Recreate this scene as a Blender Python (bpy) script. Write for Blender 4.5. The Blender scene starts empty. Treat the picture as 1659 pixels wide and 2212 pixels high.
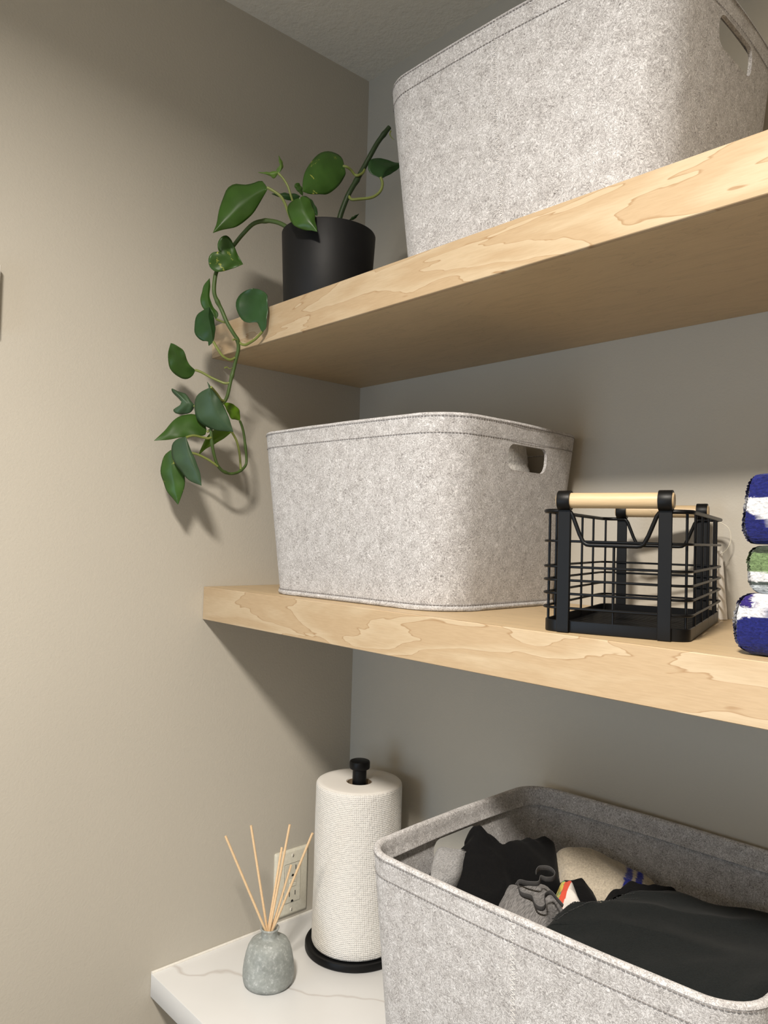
import bpy, bmesh, math, random
from mathutils import Vector, Matrix, noise
random.seed(7)
S = bpy.context.scene
COL = S.collection
PI = math.pi

# ------------------------------------------------------------------ camera
RX, RY, RZ = 0.0308, 0.0275, 0.8273          # pitch up, roll, yaw
def cam_axes():
    f = Vector((-math.sin(RZ)*math.cos(RX), math.cos(RZ)*math.cos(RX), math.sin(RX)))
    r = Vector((math.cos(RZ), math.sin(RZ), 0)); u = r.cross(f)
    return math.cos(RY)*r + math.sin(RY)*u, -math.sin(RY)*r + math.cos(RY)*u, f
cr, cu, cf = cam_axes()
cam_data = bpy.data.cameras.new('camera'); cam = bpy.data.objects.new('camera', cam_data); COL.objects.link(cam)
M = Matrix((cr, cu, -cf)).transposed().to_4x4(); M.translation = (1.1259, -0.9638, 1.5909)
cam.matrix_world = M
cam_data.sensor_fit = 'VERTICAL'; cam_data.sensor_height = 36.0
cam_data.lens = 36.0*1653.78/2212; cam_data.clip_start = 0.01
S.camera = cam

# ------------------------------------------------------------------ world, lights, exposure
S.view_settings.view_transform = 'Standard'; S.view_settings.look = 'None'
S.view_settings.gamma = 1; S.view_settings.use_curve_mapping = False
S.view_settings.exposure = 0.0
W = bpy.data.worlds.new('world'); S.world = W; W.use_nodes = True
W.node_tree.nodes['Background'].inputs[0].default_value = (0.62, 0.76, 1.0, 1)
W.node_tree.nodes['Background'].inputs[1].default_value = 0.3
def area(name, loc, rot, size, power, col, shape='DISK', size_y=None):
    l = bpy.data.lights.new(name, 'AREA'); l.shape = shape; l.size = size; l.energy = power; l.color = col
    if size_y: l.size_y = size_y
    o = bpy.data.objects.new(name, l); COL.objects.link(o); o.location = loc; o.rotation_euler = rot
    return o
LIGHT_XY = (1.02, -1.22)
lamp = area('ceiling_lamp', (LIGHT_XY[0], LIGHT_XY[1], 2.455), (0, 0, 0), 0.20, 47.0, (1.0, 0.925, 0.825))
lamp.data.spread = math.radians(164)      # recessed fitting: little light leaves it sideways
# daylight coming in through the window in the wall behind the camera
area('window_daylight', (0.57, -2.55, 1.20), (math.radians(90), 0, 0), 0.8, 13.0, (0.60, 0.79, 1.0), 'RECTANGLE', 1.2)

# ------------------------------------------------------------------ material helpers
def new_mat(name):
    m = bpy.data.materials.new(name); m.use_nodes = True
    nt = m.node_tree; b = nt.nodes['Principled BSDF']
    return m, nt, b
def nd(nt, t, **kw):
    n = nt.nodes.new(t)
    for k, v in kw.items():
        if k in n.inputs: n.inputs[k].default_value = v
        else: setattr(n, k, v)
    return n
def lk(nt, a, b): nt.links.new(a, b)
def ramp(nt, fac, stops, interp='LINEAR'):
    r = nt.nodes.new('ShaderNodeValToRGB'); e = r.color_ramp.elements; r.color_ramp.interpolation = interp
    while len(e) < len(stops): e.new(0.5)
    for i, (p, c) in enumerate(stops):
        e[i].position = p; e[i].color = (*c, 1) if len(c) == 3 else c
    lk(nt, fac, r.inputs[0]); return r
def plain(name, col, rough=0.5, metal=0.0, spec=0.5, bump=0, bscale=200, sheen=0):
    m, nt, b = new_mat(name)
    b.inputs['Base Color'].default_value = (*col, 1); b.inputs['Roughness'].default_value = rough
    b.inputs['Metallic'].default_value = metal; b.inputs['Specular IOR Level'].default_value = spec
    if sheen: b.inputs['Sheen Weight'].default_value = sheen
    tc = nd(nt, 'ShaderNodeTexCoord'); n = nd(nt, 'ShaderNodeTexNoise', Scale=bscale, Detail=3.0)
    lk(nt, tc.outputs['Object'], n.inputs['Vector'])
    c = ramp(nt, n.outputs['Fac'], [(0.3, tuple(x*0.94 for x in col)), (0.7, tuple(min(1, x*1.06) for x in col))])
    lk(nt, c.outputs[0], b.inputs['Base Color'])
    if bump:
        bp = nd(nt, 'ShaderNodeBump', Strength=1.0, Distance=bump)
        lk(nt, n.outputs['Fac'], bp.inputs['Height']); lk(nt, bp.outputs[0], b.inputs['Normal'])
    return m
def objco(nt, scale=(1, 1, 1), rnd=False):
    tc = nd(nt, 'ShaderNodeTexCoord'); mp = nd(nt, 'ShaderNodeMapping'); mp.inputs['Scale'].default_value = scale
    lk(nt, tc.outputs['Object'], mp.inputs['Vector'])
    if rnd:
        oi = nd(nt, 'ShaderNodeObjectInfo'); mu = nd(nt, 'ShaderNodeMath', operation='MULTIPLY'); mu.inputs[1].default_value = 17.0
        lk(nt, oi.outputs['Random'], mu.inputs[0]); lk(nt, mu.outputs[0], mp.inputs['Location'])
    return mp.outputs[0]

def mat_wall(name, col, bump, scale, rough=0.75):
    m, nt, b = new_mat(name); v = objco(nt)
    n = nd(nt, 'ShaderNodeTexNoise', Scale=scale, Detail=4.0, Roughness=0.6); lk(nt, v, n.inputs['Vector'])
    n2 = nd(nt, 'ShaderNodeTexNoise', Scale=3.0, Detail=2.0); lk(nt, v, n2.inputs['Vector'])
    c = ramp(nt, n2.outputs['Fac'], [(0.3, tuple(x*0.98 for x in col)), (0.7, tuple(x*1.02 for x in col))])
    lk(nt, c.outputs[0], b.inputs['Base Color']); b.inputs['Roughness'].default_value = rough
    b.inputs['Specular IOR Level'].default_value = 0.3
    bp = nd(nt, 'ShaderNodeBump', Strength=0.6, Distance=bump); lk(nt, n.outputs['Fac'], bp.inputs['Height'])
    lk(nt, bp.outputs[0], b.inputs['Normal']); return m

def mat_felt(name, base, dark, light):
    m, nt, b = new_mat(name); v = objco(nt, rnd=True)
    # warp the lookup so that the fibres curl
    w = nd(nt, 'ShaderNodeTexNoise', Scale=90.0, Detail=2.0); lk(nt, v, w.inputs['Vector'])
    ad = nd(nt, 'ShaderNodeMix', data_type='RGBA', blend_type='LINEAR_LIGHT'); ad.inputs[0].default_value = 0.012
    lk(nt, v, ad.inputs[6]); lk(nt, w.outputs['Color'], ad.inputs[7])
    def fib(rot, sc, seed):
        mp = nd(nt, 'ShaderNodeMapping'); mp.inputs['Rotation'].default_value = rot; mp.inputs['Scale'].default_value = sc
        mp.inputs['Location'].default_value = (seed, seed*1.7, seed*0.3)
        lk(nt, ad.outputs[2], mp.inputs['Vector'])
        n = nd(nt, 'ShaderNodeTexNoise', Scale=1.0, Detail=2.5, Roughness=0.65); lk(nt, mp.outputs[0], n.inputs['Vector'])
        return n.outputs['Fac']
    f1 = fib((0.5, 0.3, 0.4), (700, 700, 190), 1.0)
    f2 = fib((-0.6, 0.9, -0.5), (260, 800, 700), 5.0)
    mx = nd(nt, 'ShaderNodeMath', operation='MAXIMUM'); lk(nt, f1, mx.inputs[0]); lk(nt, f2, mx.inputs[1])
    f3 = fib((0.2, -0.5, 0.8), (420, 420, 300), 9.0)
    mn = nd(nt, 'ShaderNodeMath', operation='MINIMUM'); lk(nt, f3, mn.inputs[0]); lk(nt, f2, mn.inputs[1])
    big = nd(nt, 'ShaderNodeTexNoise', Scale=70.0, Detail=3.0); lk(nt, v, big.inputs['Vector'])
    c1 = ramp(nt, mx.outputs[0], [(0.46, base), (0.68, light)])
    c2 = ramp(nt, mn.outputs[0], [(0.26, (1, 1, 1)), (0.42, (0, 0, 0))])
    sp = nd(nt, 'ShaderNodeMath', operation='MULTIPLY'); lk(nt, c2.outputs[0], sp.inputs[0])
    c3 = ramp(nt, big.outputs['Fac'], [(0.32, (1, 1, 1)), (0.62, (0.18, 0.18, 0.18))]); lk(nt, c3.outputs[0], sp.inputs[1])
    mix = nd(nt, 'ShaderNodeMix', data_type='RGBA'); lk(nt, sp.outputs[0], mix.inputs[0]); lk(nt, c1.outputs[0], mix.inputs[6])
    mix.inputs[7].default_value = (*dark, 1)
    mul = nd(nt, 'ShaderNodeMix', data_type='RGBA', blend_type='MULTIPLY'); mul.inputs[0].default_value = 1.0
    c4 = ramp(nt, big.outputs['Fac'], [(0.3, (0.84, 0.83, 0.82)), (0.65, (1, 1, 1))])
    lk(nt, mix.outputs[2], mul.inputs[6]); lk(nt, c4.outputs[0], mul.inputs[7])
    lk(nt, mul.outputs[2], b.inputs['Base Color'])
    b.inputs['Roughness'].default_value = 0.95; b.inputs['Specular IOR Level'].default_value = 0.15
    b.inputs['Sheen Weight'].default_value = 0.15; b.inputs['Sheen Roughness'].default_value = 0.6
    bp = nd(nt, 'ShaderNodeBump', Strength=0.7, Distance=0.0008); lk(nt, mx.outputs[0], bp.inputs['Height'])
    lk(nt, bp.outputs[0], b.inputs['Normal']); return m

def mat_maple(name, kind, seed=0.0):
    m, nt, b = new_mat(name)
    cream, tan, line = (0.505, 0.398, 0.268), (0.445, 0.328, 0.204), (0.34, 0.222, 0.120)
    if kind == 'figure':
        mp = nd(nt, 'ShaderNodeMapping'); tc = nd(nt, 'ShaderNodeTexCoord')
        mp.inputs['Scale'].default_value = (3.6, 1, 21.0); mp.inputs['Location'].default_value = (seed, seed*0.37, seed*0.71)
        mp.inputs['Rotation'].default_value = (0, 0.03, 0)
        lk(nt, tc.outputs['Object'], mp.inputs['Vector'])
        n = nd(nt, 'ShaderNodeTexNoise', Scale=1.0, Detail=4.5, Roughness=0.42, Distortion=0.35); lk(nt, mp.outputs[0], n.inputs['Vector'])
        mu = nd(nt, 'ShaderNodeMath', operation='MULTIPLY'); mu.inputs[1].default_value = 7.5; lk(nt, n.outputs['Fac'], mu.inputs[0])
        fr = nd(nt, 'ShaderNodeMath', operation='FRACT'); lk(nt, mu.outputs[0], fr.inputs[0])
        c = ramp(nt, fr.outputs[0], [(0.0, line), (0.035, tan), (0.35, tan), (0.95, cream), (0.985, cream), (1.0, line)])
    else:
        mp = nd(nt, 'ShaderNodeMapping'); tc = nd(nt, 'ShaderNodeTexCoord')
        mp.inputs['Scale'].default_value = (7.0, 32.0, 10.0); mp.inputs['Location'].default_value = (seed, seed*0.37, 0)
        lk(nt, tc.outputs['Object'], mp.inputs['Vector'])
        n = nd(nt, 'ShaderNodeTexNoise', Scale=1.0, Detail=5.0, Roughness=0.55, Distortion=0.8); lk(nt, mp.outputs[0], n.inputs['Vector'])
        mu = nd(nt, 'ShaderNodeMath', operation='MULTIPLY'); mu.inputs[1].default_value = 4.0; lk(nt, n.outputs['Fac'], mu.inputs[0])
        fr = nd(nt, 'ShaderNodeMath', operation='FRACT'); lk(nt, mu.outputs[0], fr.inputs[0])
        k = lambda a: tuple(x*a for x in a0)
        a0 = (0.53, 0.395, 0.235)
        c = ramp(nt, fr.outputs[0], [(0.0, k(0.82)), (0.06, k(0.95)), (0.6, k(1.02)), (1.0, k(0.98))])
    v = objco(nt, (60, 600, 600))
    g = nd(nt, 'ShaderNodeTexNoise', Scale=1.0, Detail=3.0); lk(nt, v, g.inputs['Vector'])
    gc = ramp(nt, g.outputs['Fac'], [(0.3, (0.93, 0.92, 0.90)), (0.65, (1, 1, 1))])
    mul = nd(nt, 'ShaderNodeMix', data_type='RGBA', blend_type='MULTIPLY'); mul.inputs[0].default_value = 1.0
    lk(nt, c.outputs[0], mul.inputs[6]); lk(nt, gc.outputs[0], mul.inputs[7]); lk(nt, mul.outputs[2], b.inputs['Base Color'])
    b.inputs['Roughness'].default_value = 0.42; b.inputs['Specular IOR Level'].default_value = 0.35
    bp = nd(nt, 'ShaderNodeBump', Strength=0.25, Distance=0.0004); lk(nt, g.outputs['Fac'], bp.inputs['Height'])
    lk(nt, bp.outputs[0], b.inputs['Normal']); return m

def mat_counter():
    m, nt, b = new_mat('white_quartz'); tc = nd(nt, 'ShaderNodeTexCoord')
    n = nd(nt, 'ShaderNodeTexNoise', Scale=11.0, Detail=2.5, Roughness=0.45); lk(nt, tc.outputs['Object'], n.inputs['Vector'])
    sx = nd(nt, 'ShaderNodeSeparateXYZ'); lk(nt, tc.outputs['Object'], sx.inputs[0])
    def veinat(kx, off, amp, width, strength):
        # distance of y from the wandering line y = kx*x + off
        a = nd(nt, 'ShaderNodeMath', operation='MULTIPLY_ADD'); a.inputs[1].default_value = kx; a.inputs[2].default_value = off
        lk(nt, sx.outputs[0], a.inputs[0])
        s1 = nd(nt, 'ShaderNodeMath', operation='SUBTRACT'); lk(nt, sx.outputs[1], s1.inputs[0]); lk(nt, a.outputs[0], s1.inputs[1])
        w = nd(nt, 'ShaderNodeMath', operation='MULTIPLY_ADD'); w.inputs[1].default_value = amp; w.inputs[2].default_value = -amp*0.5
        lk(nt, n.outputs['Fac'], w.inputs[0])
        s2 = nd(nt, 'ShaderNodeMath', operation='ADD'); lk(nt, s1.outputs[0], s2.inputs[0]); lk(nt, w.outputs[0], s2.inputs[1])
        ab = nd(nt, 'ShaderNodeMath', operation='ABSOLUTE'); lk(nt, s2.outputs[0], ab.inputs[0])
        r = nd(nt, 'ShaderNodeMapRange'); r.inputs['From Min'].default_value = 0; r.inputs['From Max'].default_value = width
        r.inputs['To Min'].default_value = strength; r.inputs['To Max'].default_value = 0; lk(nt, ab.outputs[0], r.inputs[0])
        return r.outputs[0]
    v1 = veinat(0.70, -0.362, 0.10, 0.0048, 0.50)
    v2 = veinat(-0.5, -0.02, 0.09, 0.0018, 0.3)
    v3 = veinat(0.9, -0.95, 0.10, 0.0045, 0.4)
    mx = nd(nt, 'ShaderNodeMath', operation='MAXIMUM'); lk(nt, v1, mx.inputs[0]); lk(nt, v3, mx.inputs[1])
    c = ramp(nt, n.outputs['Fac'], [(0.3, (0.70, 0.702, 0.700)), (0.7, (0.73, 0.73, 0.73))])
    mix = nd(nt, 'ShaderNodeMix', data_type='RGBA'); lk(nt, mx.outputs[0], mix.inputs[0]); lk(nt, c.outputs[0], mix.inputs[6])
    mix.inputs[7].default_value = (0.40, 0.345, 0.31, 1); lk(nt, mix.outputs[2], b.inputs['Base Color'])
    b.inputs['Roughness'].default_value = 0.28; return m

def mat_leaf(name, green, spots, rough=0.36):
    m, nt, b = new_mat(name); v = objco(nt, rnd=True)
    n = nd(nt, 'ShaderNodeTexNoise', Scale=30.0, Detail=3.0); lk(nt, v, n.inputs['Vector'])
    c = ramp(nt, n.outputs['Fac'], [(0.3, tuple(x*0.8 for x in green)), (0.7, tuple(x*1.2 for x in green))])
    out = c.outputs[0]
    if spots:
        n2 = nd(nt, 'ShaderNodeTexNoise', Scale=55.0, Detail=5.0, Roughness=0.7, Distortion=0.5); lk(nt, v, n2.inputs['Vector'])
        r = ramp(nt, n2.outputs['Fac'], [(spots, (0, 0, 0)), (spots+0.05, (1, 1, 1))])
        mix = nd(nt, 'ShaderNodeMix', data_type='RGBA'); lk(nt, r.outputs[0], mix.inputs[0]); lk(nt, out, mix.inputs[6])
        mix.inputs[7].default_value = (0.50, 0.52, 0.10, 1); out = mix.outputs[2]
    lk(nt, out, b.inputs['Base Color']); b.inputs['Roughness'].default_value = rough
    b.inputs['Specular IOR Level'].default_value = 0.4
    b.inputs['Subsurface Weight'].default_value = 0.0
    tr = nd(nt, 'ShaderNodeBsdfTranslucent'); tr.inputs[0].default_value = (green[0]*1.6, green[1]*1.5, green[2]*0.6, 1)
    mxs = nd(nt, 'ShaderNodeMixShader'); mxs.inputs[0].default_value = 0.25
    o = nt.nodes['Material Output']; lk(nt, b.outputs[0], mxs.inputs[1]); lk(nt, tr.outputs[0], mxs.inputs[2]); lk(nt, mxs.outputs[0], o.inputs[0])
    return m

def mat_towel_paper():
    m, nt, b = new_mat('quilted_paper'); uv = nd(nt, 'ShaderNodeUVMap'); uv.uv_map = 'metric'
    sx = nd(nt, 'ShaderNodeSeparateXYZ'); lk(nt, uv.outputs[0], sx.inputs[0])
    def mth(op, a, bb):
        n = nd(nt, 'ShaderNodeMath', operation=op)
        for i, q in enumerate((a, bb)):
            if q is None: continue
            if isinstance(q, (int, float)): n.inputs[i].default_value = q
            else: lk(nt, q, n.inputs[i])
        return n.outputs[0]
    du = mth('SINE', mth('MULTIPLY', sx.outputs[0], 2*PI/0.0030), None)
    dv = mth('SINE', mth('MULTIPLY', sx.outputs[1], 2*PI/0.0030), None)
    dots = mth('MULTIPLY', mth('MAXIMUM', du, dv), 0.24)
    wn = nd(nt, 'ShaderNodeTexNoise', Scale=40.0, Detail=2.0); lk(nt, uv.outputs[0], wn.inputs['Vector'])
    wob = mth('MULTIPLY', wn.outputs['Fac'], 0.016)
    def lines(k, pitch):
        p = mth('ADD', mth('ADD', sx.outputs[0], mth('MULTIPLY', sx.outputs[1], k)), wob)
        f = mth('FRACT', mth('DIVIDE', p, pitch), None)
        return mth('LESS_THAN', mth('ABSOLUTE', mth('SUBTRACT', f, 0.5), None), 0.055)
    gate = nd(nt, 'ShaderNodeTexNoise', Scale=26.0, Detail=1.0); lk(nt, uv.outputs[0], gate.inputs['Vector'])
    g1 = mth('GREATER_THAN', gate.outputs['Fac'], 0.5); g2 = mth('SUBTRACT', 1.0, g1)
    l = mth('MAXIMUM', mth('MULTIPLY', lines(0.9, 0.020), g1), mth('MULTIPLY', lines(-0.9, 0.020), g2))
    h = mth('SUBTRACT', dots, mth('MULTIPLY', l, 2.6))
    cr_ = nd(nt, 'ShaderNodeTexNoise', Scale=160.0, Detail=3.0); lk(nt, uv.outputs[0], cr_.inputs['Vector'])
    h2 = mth('ADD', h, mth('MULTIPLY', cr_.outputs['Fac'], 0.9))
    bp = nd(nt, 'ShaderNodeBump', Strength=1.0, Distance=0.0018); lk(nt, h2, bp.inputs['Height']); lk(nt, bp.outputs[0], b.inputs['Normal'])
    b.inputs['Base Color'].default_value = (0.80, 0.775, 0.735, 1); b.inputs['Roughness'].default_value = 0.95
    b.inputs['Specular IOR Level'].default_value = 0.1; return m

def mat_glass_bottle():
    m, nt, b = new_mat('frosted_sea_glass'); v = objco(nt)
    n = nd(nt, 'ShaderNodeTexNoise', Scale=190.0, Detail=5.0, Roughness=0.7); lk(nt, v, n.inputs['Vector'])
    n2 = nd(nt, 'ShaderNodeTexVoronoi', Scale=260.0); lk(nt, v, n2.inputs['Vector'])
    n3 = nd(nt, 'ShaderNodeTexNoise', Scale=35.0, Detail=2.0); lk(nt, v, n3.inputs['Vector'])
    c = ramp(nt, n.outputs['Fac'], [(0.36, (0.44, 0.47, 0.45)), (0.55, (0.55, 0.58, 0.56)), (0.68, (0.85, 0.87, 0.86))])
    lk(nt, c.outputs[0], b.inputs['Base Color'])
    b.inputs['Roughness'].default_value = 0.42; b.inputs['IOR'].default_value = 1.3
    t = ramp(nt, n3.outputs['Fac'], [(0.3, (0.62, 0.62, 0.62)), (0.7, (0.40, 0.40, 0.40))])
    lk(nt, t.outputs[0], b.inputs['Transmission Weight'])
    bp = nd(nt, 'ShaderNodeBump', Strength=0.3, Distance=0.0006); lk(nt, n.outputs['Fac'], bp.inputs['Height']); lk(nt, bp.outputs[0], b.inputs['Normal'])
    return m

def mat_attr(name, rough=0.95, bump=0.0, scale=(300, 300, 300), sheen=0.3, var=0.35):
    m, nt, b = new_mat(name); a = nd(nt, 'ShaderNodeAttribute'); a.attribute_name = 'tint'
    v = objco(nt, scale); n = nd(nt, 'ShaderNodeTexNoise', Scale=1.0, Detail=3.0, Roughness=0.6, Distortion=0.6); lk(nt, v, n.inputs['Vector'])
    r = ramp(nt, n.outputs['Fac'], [(0.32, (1-var,)*3), (0.68, (1+var*0.2,)*3)])
    mul = nd(nt, 'ShaderNodeMix', data_type='RGBA', blend_type='MULTIPLY'); mul.inputs[0].default_value = 1.0
    lk(nt, a.outputs['Color'], mul.inputs[6]); lk(nt, r.outputs[0], mul.inputs[7]); lk(nt, mul.outputs[2], b.inputs['Base Color'])
    b.inputs['Roughness'].default_value = rough; b.inputs['Specular IOR Level'].default_value = 0.1
    b.inputs['Sheen Weight'].default_value = sheen
    bp = nd(nt, 'ShaderNodeBump', Strength=1.0, Distance=bump); lk(nt, n.outputs['Fac'], bp.inputs['Height']); lk(nt, bp.outputs[0], b.inputs['Normal'])
    return m

def mat_knit(name, col, scale, rough=0.9, bump=0.0006, sheen=0.2, var=0.25):
    m, nt, b = new_mat(name); v = objco(nt, scale)
    n = nd(nt, 'ShaderNodeTexNoise', Scale=1.0, Detail=2.0); lk(nt, v, n.inputs['Vector'])
    c = ramp(nt, n.outputs['Fac'], [(0.35, tuple(x*(1-var) for x in col)), (0.65, tuple(min(1, x*(1+var)) for x in col))])
    lk(nt, c.outputs[0], b.inputs['Base Color']); b.inputs['Roughness'].default_value = rough
    b.inputs['Specular IOR Level'].default_value = 0.15; b.inputs['Sheen Weight'].default_value = sheen; b.inputs['Sheen Roughness'].default_value = 0.5
    bp = nd(nt, 'ShaderNodeBump', Strength=1.0, Distance=bump); lk(nt, n.outputs['Fac'], bp.inputs['Height']); lk(nt, bp.outputs[0], b.inputs['Normal'])
    return m

WALL = (0.470, 0.438, 0.378)
MAT = dict(
    wall=mat_wall('greige_wall_paint', WALL, 0.0006, 260),
    ceiling=mat_wall('textured_ceiling_paint', (0.70, 0.665, 0.59), 0.0035, 90),
    floor=mat_wall('vinyl_floor', (0.33, 0.29, 0.24), 0.0005, 60, 0.5),
    trim=plain('white_trim_paint', (0.75, 0.73, 0.69), 0.45),
    felt=mat_felt('light_grey_felt', (0.325, 0.313, 0.310), (0.095, 0.085, 0.083), (0.72, 0.71, 0.72)),
    stitch=plain('grey_thread', (0.20, 0.185, 0.18), 0.8),
    darkthread=plain('charcoal_thread', (0.022, 0.024, 0.025), 0.8),
    lightstitch=plain('pale_thread', (0.62, 0.60, 0.58), 0.8),
    maple1=mat_maple('maple_figure_upper', 'figure', 3.1), maple2=mat_maple('maple_figure_lower', 'figure', 8.55),
    maple=mat_maple('maple_veneer', 'plain', 2.0),
    counter=mat_counter(), caulk=plain('white_caulk', (0.74, 0.71, 0.66), 0.5),
    pot=plain('matte_black_ceramic', (0.006, 0.006, 0.0065), 0.55, 0, 0.28, 0.0003, 40),
    soil=plain('potting_soil', (0.03, 0.022, 0.015), 0.95, 0, 0.1, 0.004, 160),
    leaf=mat_leaf('dark_green_leaf', (0.040, 0.098, 0.014), 0), leafv=mat_leaf('variegated_leaf', (0.042, 0.105, 0.016), 0.61),
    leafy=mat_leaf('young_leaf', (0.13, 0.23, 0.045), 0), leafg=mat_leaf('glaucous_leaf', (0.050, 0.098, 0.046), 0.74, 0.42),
    leafd=mat_leaf('deep_green_leaf', (0.026, 0.074, 0.020), 0.72), leafl=mat_leaf('backlit_tint_leaf', (0.12, 0.24, 0.014), 0),  # leafl: brighter green paints in the light on the backlit leaves
    stem=plain('dark_stem', (0.022, 0.042, 0.014), 0.5, 0, 0.35, 0.0004, 90), vine=plain('dark_vine', (0.055, 0.095, 0.022), 0.5, 0, 0.4, 0.0004, 90), vinel=plain('light_vine', (0.17, 0.20, 0.050), 0.5, 0, 0.4, 0.0004, 90),
    black=plain('black_powder_coat', (0.0030, 0.0030, 0.0033), 0.38, 0, 0.22), blackmat=plain('black_matte_metal', (0.0032, 0.0032, 0.0035), 0.45, 0, 0.22),
    dowel=mat_maple('pale_wood_dowel', 'plain', 6.0),
    paper=mat_towel_paper(), card=plain('brown_cardboard', (0.30, 0.22, 0.14), 0.9),
    glass=mat_glass_bottle(), reed=plain('reed', (0.70, 0.50, 0.30), 0.7, 0, 0.3, 0.0002, 400), oil=plain('scent_oil', (0.30, 0.33, 0.30), 0.2),
    plate=plain('almond_plastic', (0.66, 0.63, 0.53), 0.35), slot=plain('dark_slot', (0.01, 0.01, 0.01), 0.6), screw=plain('painted_screw', (0.70, 0.66, 0.57), 0.3),
    tag=plain('white_card_tag', (0.72, 0.69, 0.64), 0.7), string=plain('clear_tag_loop', (0.7, 0.66, 0.55), 0.5),
    terry=mat_attr('terry_loops', 0.95, 0.0009, (330, 330, 600), 0.2, 0.5), terry2=mat_attr('terry_pile', 0.95, 0.0012, (420, 420, 420), 0.4, 0.30),
    knitblack=mat_knit('black_jersey', (0.0045, 0.0045, 0.005), (900, 900, 900), 0.95, 0.0003, 0.02), denim=mat_knit('charcoal_twill', (0.0095, 0.0115, 0.0120), (500, 1400, 900), 0.95, 0.0003, 0.04),
    rib=mat_knit('grey_rib_knit', (0.17, 0.165, 0.165), (900, 160, 200), 0.95, 0.0012, 0.1, 0.35), tee=mat_knit('grey_marl_knit', (0.28, 0.28, 0.285), (1100, 300, 500), 0.95, 0.0006, 0.1),
    tape=plain('grey_cotton_tape', (0.085, 0.083, 0.085), 0.9, 0, 0.2, 0.0003, 900), print=mat_attr('printed_cotton', 0.85, 0.0003, (900, 900, 900), 0.1, 0.1),
    waffle=mat_knit('white_waffle_weave', (0.74, 0.72, 0.69), (300, 300, 300), 0.95, 0.0012, 0.1, 0.12),
)
def lamp_mat():
    m, nt, b = new_mat('lit_diffuser'); b.inputs['Base Color'].default_value = (0.9, 0.85, 0.75, 1)
    b.inputs['Emission Color'].default_value = (1, 0.85, 0.66, 1); b.inputs['Emission Strength'].default_value = 6.0; return m
MAT['lamp'] = lamp_mat()
def pane_mat():
    m, nt, b = new_mat('window_glass'); b.inputs['Base Color'].default_value = (0.95, 0.97, 1, 1); b.inputs['Transmission Weight'].default_value = 1.0
    b.inputs['Roughness'].default_value = 0.02; b.inputs['IOR'].default_value = 1.45; return m
MAT['pane'] = pane_mat()

# ------------------------------------------------------------------ mesh helpers
def mk(name, verts, faces, mat, parent=None, smooth=True, angle=40, loc=(0, 0, 0), rotz=0.0):
    me = bpy.data.meshes.new(name); me.from_pydata([tuple(v) for v in verts], [], faces); me.validate()
    bm = bmesh.new(); bm.from_mesh(me); bmesh.ops.recalc_face_normals(bm, faces=bm.faces); bm.to_mesh(me); bm.free()
    if smooth:
        me.shade_smooth(); me.set_sharp_from_angle(angle=math.radians(angle))
    o = bpy.data.objects.new(name, me); COL.objects.link(o)
    for m in (mat if isinstance(mat, (list, tuple)) else [mat]): me.materials.append(m)
    o.location = loc; o.rotation_euler = (0, 0, rotz)
    if parent: o.parent = parent
    return o
def thing(name, label, cat, loc=(0, 0, 0), rotz=0.0, group=None):
    o = bpy.data.objects.new(name, None); COL.objects.link(o); o.location = loc; o.rotation_euler = (0, 0, rotz)
    o.empty_display_size = 0.02
    return tag(o, label, cat, group)
def tag(o, label, cat, group=None):
    o['label'] = label; o['category'] = cat
    if group: o['group'] = group
    return o
def struct(o): o['kind'] = 'structure'; return o
def stuff(o): o['kind'] = 'stuff'; return o
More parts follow.
